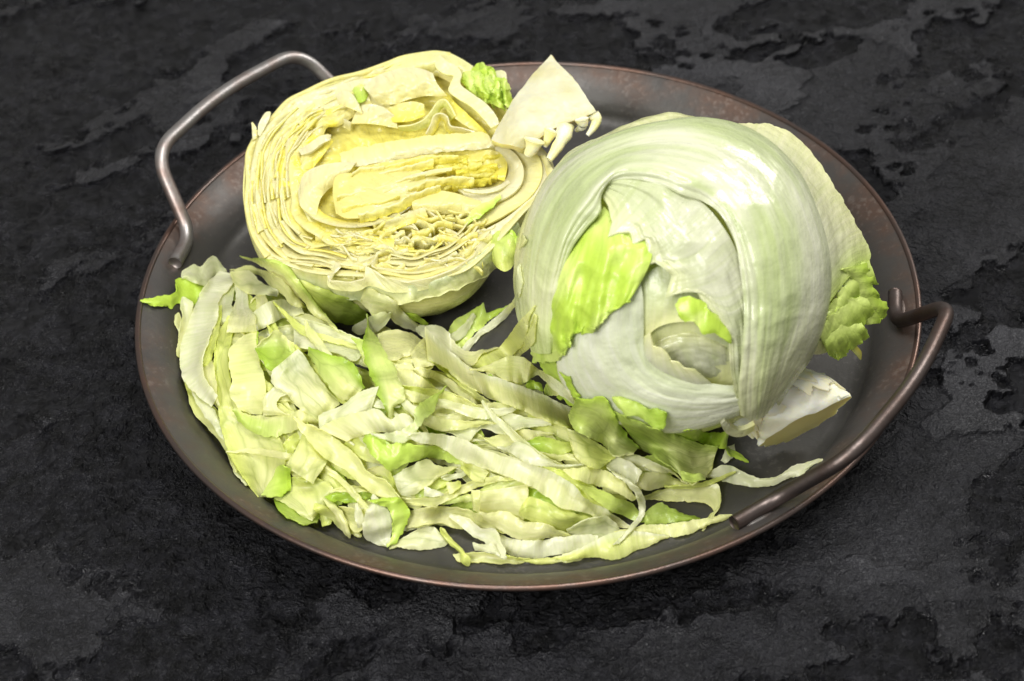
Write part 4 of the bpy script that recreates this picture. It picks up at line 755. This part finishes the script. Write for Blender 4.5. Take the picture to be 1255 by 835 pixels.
# --- the strips one can follow in the photograph, lowest first: crop | edge A | edge B | colours | material | label
SH = """
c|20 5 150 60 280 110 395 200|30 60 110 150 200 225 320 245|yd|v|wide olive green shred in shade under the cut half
a|-78 240 -20 225 50 205 68 185 62 140 140 132 218 130|-78 262 0 272 40 285 55 265 110 262 160 264 190 200|gg|g|bright green torn scrap reaching over the tray wall at the heap's left tip
a|105 90 160 60 190 75 250 15 320 85|120 135 170 160 220 170 270 140 300 130|ww|s|white jagged scrap behind the bright green scrap at the far left
a|60 330 55 360 85 420 80 470|85 325 95 370 105 420 95 480|pw|s|thin pale sliver standing against the left tray wall
a|90 260 95 330 80 420 70 520|150 262 150 340 140 430 130 520|wp|s|short whitish shred tucked behind the broad ribbed white band
b|105 -20 130 80 155 150 240 240 310 330 345 400|200 -10 220 80 290 150 330 250 360 350 380 430|yp|v|yellow green shred following the lower left tray wall
b|150 55 190 130 240 200 300 280|185 60 240 110 290 190 310 250|ww|s|white curled sliver near the left wall below the ribbed band
a|310 180 280 250 285 340|370 160 352 250 352 330|wW|s|grey white shred in shadow between two upright strips at left
e|690 400 720 450 760 530|740 430 765 480 795 530|dg|g|dark green scrap squeezed under the whole head's white leaf
e|515 470 540 435 600 470|530 492 570 492 606 496|gd|g|small dark green scrap under the arched white shred
e|610 500 640 460 690 500|620 520 660 515 690 520|mp|s|tiny grey green scrap beside the whole head's foot
a|560 230 600 200 660 260|560 300 620 300 680 300|yp|v|yellowish shred under the two crossed diagonal strips at top left
a|480 220 520 210 540 260 560 330|450 260 470 230 480 300 490 370|pc|s|short cream shred standing below the curled knot of leaf
a|470 300 540 250 620 240 690 262|480 395 540 370 600 340 690 318|Ww|r|white ribbed shred below the crossed diagonal strips
a|455 420 460 480 480 530 510 570|490 420 480 470 500 520 515 560|gg|g|narrow deep green sliver behind the bright green square piece
a|500 520 540 620 590 660 620 640|560 600 560 640 580 690 640 690|yp|s|olive scrap below the bright green square piece
b|600 480 560 570 640 630 760 705|740 480 835 500 870 560 780 680|yp|v|wide veined pale leaf piece lying at the front left rim
d|110 570 190 610 240 660 300 690|150 540 220 570 300 640 350 690|yp|s|ragged yellowish shred on the front rim left of the white disc
d|230 545 330 560 400 560|260 600 320 680 400 620|pp|v|crumpled pale shred behind the small white sliver at the front
d|150 515 210 590 260 680|200 520 250 580 290 688|pc|s|thin cream shred hanging over the front rim edge
d|190 480 300 470 400 480 450 515|200 520 300 525 400 510 440 530|gm|s|long green shred ending in the green folded leaf at front
d|200 460 300 440 420 450|220 472 320 472 420 470|pp|s|narrow pale shred lying just above the long green one
d|510 740 580 690 700 650 760 690|530 755 600 765 690 765 760 750|pw|v|greyish leaf piece with dark veins at the front rim
d|580 640 640 590 720 590 800 630|600 665 680 650 740 640 820 655|Ww|s|white shred under the long front band near the veined grey piece
d|430 300 480 330 500 380 520 400|480 260 560 280 590 320 540 370|pm|s|pale green scrap in front of the ruffled pocket leaf
d|270 215 390 185 420 260 435 305|300 260 340 300 400 320 430 320|yp|s|small yellow green piece above the long diagonal band
d|355 360 430 340 480 350 530 450|400 380 460 400 490 440 520 455|cy|s|small bright yellow torn bit in the middle of the heap
f|20 410 90 330 160 300|60 420 110 400 150 330|ym|s|short green shred between the pocket leaf and the forked white bit
b|620 300 680 250 722 235|625 400 680 330 740 250|yy|s|short olive shred beside the veined triangular leaf
e|122 200 160 130 240 90 300 45 312 100 390 80|135 270 190 280 250 210 290 180 330 140 385 100|mg|g|green wavy leaf tip on the bare tray floor behind the heap
e|130 210 200 160 245 100|142 250 200 220 250 145|ww|s|white sliver lying on the green wavy leaf tip
e|475 -108 478 -40 455 30 400 90 330 150 270 200 190 280|497 -100 500 -30 475 45 430 110 350 180 290 220 230 285|WW|s|long grey white blade leaning up against the whole head
e|560 110 530 200 470 300|572 160 560 250 490 320|pp|s|narrow shred behind the broad pale strip beside the head
e|535 95 470 160 400 260 330 300 230 350|540 120 520 220 470 300 400 340 300 380|py|r|broad pale green strip rising towards the whole head
c|560 185 585 182 640 200 690 235|560 205 600 210 650 240 680 250|gg|g|green tip peeking out at the back edge of the heap
c|380 55 440 80 520 120 555 170 640 240 740 250|385 170 400 195 480 200 520 240 600 270 700 300|cW|s|cream pointed leaf piece in front of the cut half
c|310 245 400 195 470 175 485 185|330 290 420 280 460 260 485 220|Ww|s|translucent whitish triangle beside the cream pointed piece
c|0 195 80 215 180 250 280 290 340 310|0 350 100 370 230 390 310 430 350 400|Ww|s|crinkled white piece at the top left of the heap
c|430 290 500 270 600 285 655 320|440 400 500 430 560 410 600 400|cc|s|cream coloured rounded piece behind the green spike
c|600 400 640 330 700 310 760 340|620 460 680 460 740 440 780 420|cp|s|folded cream scrap right of the rounded cream piece
c|440 410 520 440 590 440 620 470|470 470 520 490 580 480 610 480|pc|s|small crinkled scrap under the rounded cream piece
e|0 165 60 160 120 200 200 290 330 285|0 230 80 300 180 350 250 370 300 310|Wc|s|white crumpled shred at the back of the heap's middle
e|0 380 80 410 180 470 260 520 330 560|0 430 60 440 130 480 200 540 260 565|cc|s|narrow cream strip under the longest upper band
e|60 350 130 400 220 470 300 530 350 560|60 370 120 420 200 480 260 530 300 562|yc|s|thin yellow edge strip beneath the longest upper band
c|500 465 600 480 720 560 835 640 860 700|540 540 600 620 640 700 740 770 830 775|cp|r|large pale leaf section at the centre behind the green blade
e|20 640 120 620 260 570 400 560 500 590 560 620|60 680 140 692 230 650 340 630 440 620 560 640|cp|s|long pale strip running under the longest upper band
e|540 620 620 640 720 680 760 720|540 690 620 710 700 740 760 760|yp|s|olive yellow shred under the right end of the upper band
e|330 740 420 710 520 695 620 710|290 730 340 770 400 790 500 760 620 725|pc|s|pale shred fanned out above the central long band
e|140 680 200 660 300 650 400 615 520 630 590 640|150 720 230 755 290 690 400 720 500 690 580 680|wW|s|white fan shaped shred folded at its left end
f|510 180 600 145 660 160 740 180|560 210 620 230 700 250 745 220|gy|s|green strip under the ruffled green piece's lower edge
f|560 220 660 240 760 240 800 280|600 270 680 270 760 270 810 285|pp|s|pale flat shred right of the white pointed shred
a|330 320 280 430 262 560 275 680 280 798 300 918 340 1038 410 1148 485 1251|380 330 350 440 335 560 350 680 400 800 480 888 590 938 628 1058 575 1228 500 1253|ypy|v|very large yellow green veined leaf section at the left
a|195 530 200 600 215 680 260 740|250 540 270 620 275 700 285 770|pc|s|short strip overlapping the ribbed band's lower right edge
a|275 280 262 380 225 470 205 540|300 300 285 400 262 490 240 560|yy|s|yellow green edge strip along the ribbed band's right side
a|290 95 220 160 170 250 130 360 90 470 85 560 110 660 190 740 250 790|390 115 340 180 290 240 280 330 240 430 210 520 200 580 220 650 280 730|WW|r|broad ribbed white band curving down the left side
a|400 430 340 490 335 560 350 640 345 720 380 790 440 825|475 400 480 480 500 580 520 640 525 720 520 780 505 828|pp|r|pale upright strip widening to a rounded lower end
a|365 165 368 250 335 350 325 410|435 190 440 270 470 330 475 405|Wc|s|whitish upright strip hanging below the curled knot of leaf
a|372 85 430 65 510 90 600 130 680 220 720 265|420 100 500 120 560 180 620 220 650 265 700 280|pp|s|pale diagonal strip starting at the curled knot of leaf
a|370 95 440 95 500 150 585 190|375 175 430 205 500 215 560 215|pW|v|curled knot of pale leaf at the top left
a|445 28 560 35 640 75 700 150 770 240 835 320|450 40 520 80 600 110 660 170 720 250 760 310 835 355|ycmp|s|long diagonal strip with a pale edge in front of the cut half
b|385 140 480 165 600 165 700 140 770 160|420 220 500 270 580 270 680 240 740 200 790 210|mpp|r|green striped crosswise strip over the large veined leaf
a|582 672 532 715 508 760 512 830|645 722 590 750 590 800 650 830|Wc|s|pale curled flap with a dark gap inside
b|735 195 700 300 660 370 625 425|740 205 800 330 835 400 765 515|yp|v|veined triangular leaf piece with a ragged lower edge
b|555 490 600 410 650 440|500 580 600 575 655 545|mg|g|green ruffled corner folded up on the large veined leaf
a|468 485 520 440 575 398 600 400 670 470 690 510|475 500 510 560 550 605 600 590 650 560 690 530|gmp|v|bright green square piece left of centre
c|20 380 100 490 180 600 240 640|60 390 130 480 200 570 260 625|yy|s|thin olive strip left of the green rectangular piece
c|75 358 120 375 220 410 300 435 335 500 360 565|75 400 110 450 160 530 200 590 250 622 310 615|mpg|v|green rectangular leaf piece with a dark upper edge
a|690 490 740 560 800 640 903 775|555 605 560 670 640 730 700 800 788 865|Wp|v|large translucent pale piece in the upper left of the heap
c|295 310 330 360 370 450|360 320 362 370 372 430|mp|s|small pale green flap left of the green spike
c|378 225 362 300 360 400 400 520 440 620 475 685|385 250 430 320 490 420 540 520 565 620 520 662|mpg|v|pointed green spike standing up in the middle
d|390 170 440 180 500 230 560 220 650 230 760 240 835 290|430 310 490 360 560 330 620 310 720 300 835 330|gm|g|bright green ruffled leaf piece deep in the pocket at centre
d|540 500 640 505 740 490 840 440 980 400 1100 392|570 525 660 545 760 535 850 490 970 440 1090 415|pp|s|pale narrow band passing behind the long central band
d|510 390 580 350 680 305 740 340 835 345|530 460 560 490 620 480 680 450 740 400|Wp|v|fan of pale leaf right of the long diagonal band
f|0 405 60 420 100 440|0 455 50 455 100 446|WW|s|short white sliver below the pale leaf fan
f|100 350 200 325 270 298|120 375 200 350 265 305|WW|s|upper prong of the small forked white bit
f|110 380 150 380 185 375|130 445 160 430 188 400|cy|s|tiny yellow leaf crumb under the forked white bit
f|180 260 250 270 330 330|190 310 250 375 300 380|yp|v|small veined square hanging below the central band
f|240 420 285 425 290 430|250 520 285 535 290 530|pp|s|narrow upright slip beside the ribbed block
f|290 430 285 520 290 565|535 390 525 470 510 575|cp|r|pale ribbed block of leaf under the central band
f|540 455 640 490 740 530 835 555|515 565 600 595 720 635 835 580|yy|v|flat yellow green leaf with fine veins below the central band
d|55 120 150 160 260 230 330 300 380 370 480 420 540 500|60 190 160 300 260 360 330 420 400 480 480 505 550 502|pp|s|long pale diagonal band left of the green pocket
c|435 558 350 580 240 660 125 705|400 670 330 710 240 740 130 778|Ww|s|translucent whitish flap under the green spike
d|130 150 220 100 330 70 430 50 500 100 560 70 620 110|270 215 330 190 400 170 480 165 550 180 600 165 625 140|cW|r|cream leaf section with a ragged right end at centre
c|745 590 680 620 620 680 612 740 560 780 460 797|740 610 720 680 660 740 620 800 560 848 480 830|mW|s|narrow green blade twisting over the heap's centre
f|-10 130 100 135 200 160 300 210 400 245 520 280 640 320 760 380 835 440 948 533 1053 603|-10 180 80 200 170 260 280 300 400 345 520 390 620 450 700 510 800 530 900 575 1000 610 1050 614|WcW|r|longest bright band running across the middle of the heap
f|425 200 480 175 540 200 620 260 700 290 815 285|440 230 500 270 600 300 680 305 740 305 815 295|WW|s|white pointed shred lying on the central band
g|80 520 140 580 200 640 310 680|100 560 170 640 240 670 310 685|yy|s|thin olive strip in the gap right of the central band
g|0 480 100 510 200 570 300 620 400 660 430 700|0 500 100 560 180 620 260 680 350 720 410 745|ym|s|long green curved strip right of the central band
g|80 480 180 470 280 500 360 560|120 540 200 560 300 590 380 640|pp|r|pale strip behind the thin curled white ribbon
f|0 510 100 505 200 515 280 545 360 590 430 620|-85 612 80 590 160 615 250 620 330 625 400 640|cp|s|pale band across the lower front of the heap
g|60 790 150 740 230 720 270 720 345 800|70 860 150 870 230 860 290 850 340 810|Ww|v|greyish translucent leaf near the front rim
f|330 540 420 530 520 580 620 590 700 630 770 660|350 600 430 650 520 680 600 670 700 660 760 672|cp|s|cream band above the white wide front piece
f|185 745 300 740 420 760 470 770|190 790 300 792 400 796 468 797|pp|s|short yellowish strip on the front rim
f|80 630 120 690 185 745 190 790|105 630 150 680 210 740 235 762|yy|s|thin yellow green strip bridging the dark gap at the front
f|370 640 450 670 560 680 700 660 835 650|370 710 450 750 560 770 680 750 835 735|WW|r|wide white ribbed strip along the front rim
f|400 745 500 770 620 770 720 750 835 730|450 765 560 795 680 792 780 780 850 760|yp|s|narrow green edged strip right at the front rim
f|160 548 220 560 300 620 365 622 400 700|180 600 240 650 310 690 330 730 385 762|WW|s|white forked shred pointing left above the front rim
f|245 688 300 700 350 690|260 730 310 735 390 760|WW|s|short white prong of leaf below the forked shred
d|320 530 310 590 330 655|330 535 355 600 345 655|WW|s|tiny white sliver standing left of the white disc
d|400 520 360 600 355 690 400 730 480 755|440 530 490 580 500 640 495 700 482 752|WW|s|white translucent disc at the front
d|430 515 540 505 590 570 570 650 530 720 480 757|440 535 480 560 500 620 500 680 490 720 478 752|gmg|g|green crescent fold wrapped around the white disc
e|0 170 60 230 150 310 260 390 400 440 560 500 700 560 780 600|20 340 100 380 200 460 350 540 480 590 620 650 740 690 790 702|cpW|r|longest upper band running to the whole head
e|270 385 340 360 420 325 500 325 560 370 640 420 720 480 775 560|330 400 420 440 500 460 550 430 590 420 660 490 730 540 765 567|pW|s|arched white shred tapering towards the green ruffled piece
h|350 270 380 200 415 185|370 282 400 262 425 232|WW|s|white crumb behind the green tip at the right end
h|130 125 220 115 300 130 385 125 380 190 445 235|200 165 280 190 340 205 370 208 390 242 440 265|gg|g|bright green tip at the right end of the heap
h|290 330 370 290 470 330 560 360 640 350 720 300 815 270|300 357 400 387 500 402 600 402 690 362 760 342 820 292|WW|v|lone white strand stretching right across the bare tray floor
k|370 200 500 160 620 140 745 140 765 200 755 260 720 320|400 215 520 230 620 230 700 245 735 280 720 290 700 310|pp|s|pale strip looping round the gap at the right end
k|375 345 385 280 455 235 520 270 615 305|380 348 440 348 500 338 560 338 618 328|md|v|green humped scrap in the gap near the handle end
k|300 370 380 350 480 345 600 330 700 315 770 300|320 400 420 400 520 410 620 390 700 350 775 325|pp|r|pale strip ending beside the handle's tip
k|0 490 80 450 180 400 300 380 400 390 500 405|0 525 100 515 240 520 330 480 430 440 500 412|ypW|r|shiny yellow green band at the right of the front rim
g|430 500 540 500 620 530 700 560|400 560 470 590 540 575 680 565|cp|s|pale shred under the broad green striped leaf
g|330 380 450 420 600 490 650 540|330 420 450 470 560 500 600 502|Wc|s|white underlayer showing below the broad green striped leaf
h|60 398 180 392 300 368 425 323|60 409 200 413 310 387 425 333|yy|s|thin yellow green string near the lone white strand
g|265 460 320 420 445 490 430 520|300 490 360 530 400 560 412 550|WW|s|thick white block shaped piece right of centre
g|300 505 380 570 415 620 430 700 390 770 330 830|400 555 440 590 465 690 440 750 400 790 350 842|WW|r|thin curled white ribbon hanging towards the front rim
g|60 275 120 290 220 350 310 420|95 400 160 465 220 475 280 440|py|v|striped flap hanging below the ruffled green piece
g|320 105 400 130 470 165 555 180|370 205 420 210 490 255 550 275|mg|v|small green triangle resting on the head's white leaf
g|300 185 380 220 500 270 640 310 740 350 835 360|430 370 520 420 600 480 690 555 760 530 800 480|mpm|v|broad green striped leaf at the right of the heap
g|640 490 700 505 740 500 760 520|650 530 700 545 730 545 770 535|mm|g|small green curl on the broad striped leaf's end
g|110 120 200 115 260 120 300 190 350 280 430 370|70 200 90 260 160 310 240 350 310 415 400 400|mpg|g|bright green ruffled piece below the whole head
"""
def thin_layer(n, seed):
    r = np.random.default_rng(seed); k = 0; tries = 0
    while k < n and tries < 3000:
        tries += 1; x, y = r.uniform(235, 860), r.uniform(350, 675); l = r.uniform(40, 110); w_ = r.uniform(2.5, 8)
        ang = math.radians(np.interp(x, [240, 320, 430, 700], [82, 60, 26, 10]) + r.normal(0, 20)); ca, sa = math.cos(ang), math.sin(ang); b1, b2 = r.uniform(-.35, .35), r.uniform(-.2, .2)
        s = np.linspace(-1, 1, 9); of = l * (b1 * s**2 + b2 * s**3 + .03 * np.sin(5 * s + k)); cx = x + s * l * ca - of * sa; cy = y + s * l * sa + of * ca
        if not all(inside(cx[i], cy[i]) for i in range(9)): continue
        wv = w_ * np.clip(1.15 - s**2 * .95, .15, 1) * (1 + .25 * np.sin(4 * s + k)); A = np.c_[cx - sa * wv, cy + ca * wv]; B = np.c_[cx + sa * wv, cy - ca * wv]
        shred(A, B, ['pW', 'Wc', 'cp', 'yp', 'Wp', 'mp', 'cW'][r.integers(7)], 's', '*', gap=.0008); k += 1
for _k, line in enumerate(SH.strip().splitlines()):
    if _k in (30, 52): thin_layer(15, 70 + _k)
    cr, A, B, cols, mt, lab = line.split('|')
    nar = shred(parse(A, cr), parse(B, cr), cols, mt, lab, crink=.0018 if mt == 'g' else None, gap=.0016 if cr in 'gh' else .0006)
# strips of the lower layers: drop the ones nothing shows of, name the others by the strip they lie beside
ids, cnt = np.unique(IDB, return_counts=True); seen = dict(zip(ids.tolist(), cnt.tolist())); used = set()
top = [q for q in SHREDS if not q[2].startswith('*')]
NUM = 0
for sd, o, lab, x, y, cols in [q for q in SHREDS if q[2].startswith('*')]:
    if seen.get(sd, 0) < 14: bpy.data.objects.remove(o, do_unlink=True); continue
    yy, xx = np.nonzero(IDB == sd); x, y = xx.mean(), yy.mean()
    word = {'g': 'green', 'm': 'light green', 'w': 'whitish', 'W': 'white', 'c': 'cream', 'p': 'pale', 'y': 'yellowish'}[cols[0]]
    lw = np.ptp(xx) + np.ptp(yy)
    ok = False
    for q in sorted(top, key=lambda q: (q[3] - x)**2 + (q[4] - y)**2)[:8]:
        dx, dy = x - q[3], y - q[4]; rel = ('right of' if dx > 0 else 'left of') if abs(dx) > abs(dy) else ('in front of' if dy > 0 else 'behind')
        l = ' '.join(('%s sliver partly buried %s the %s' % (word, rel, q[2])).split()[:16])
        if l not in used: ok = True; break
    used.add(l); o['label'] = l
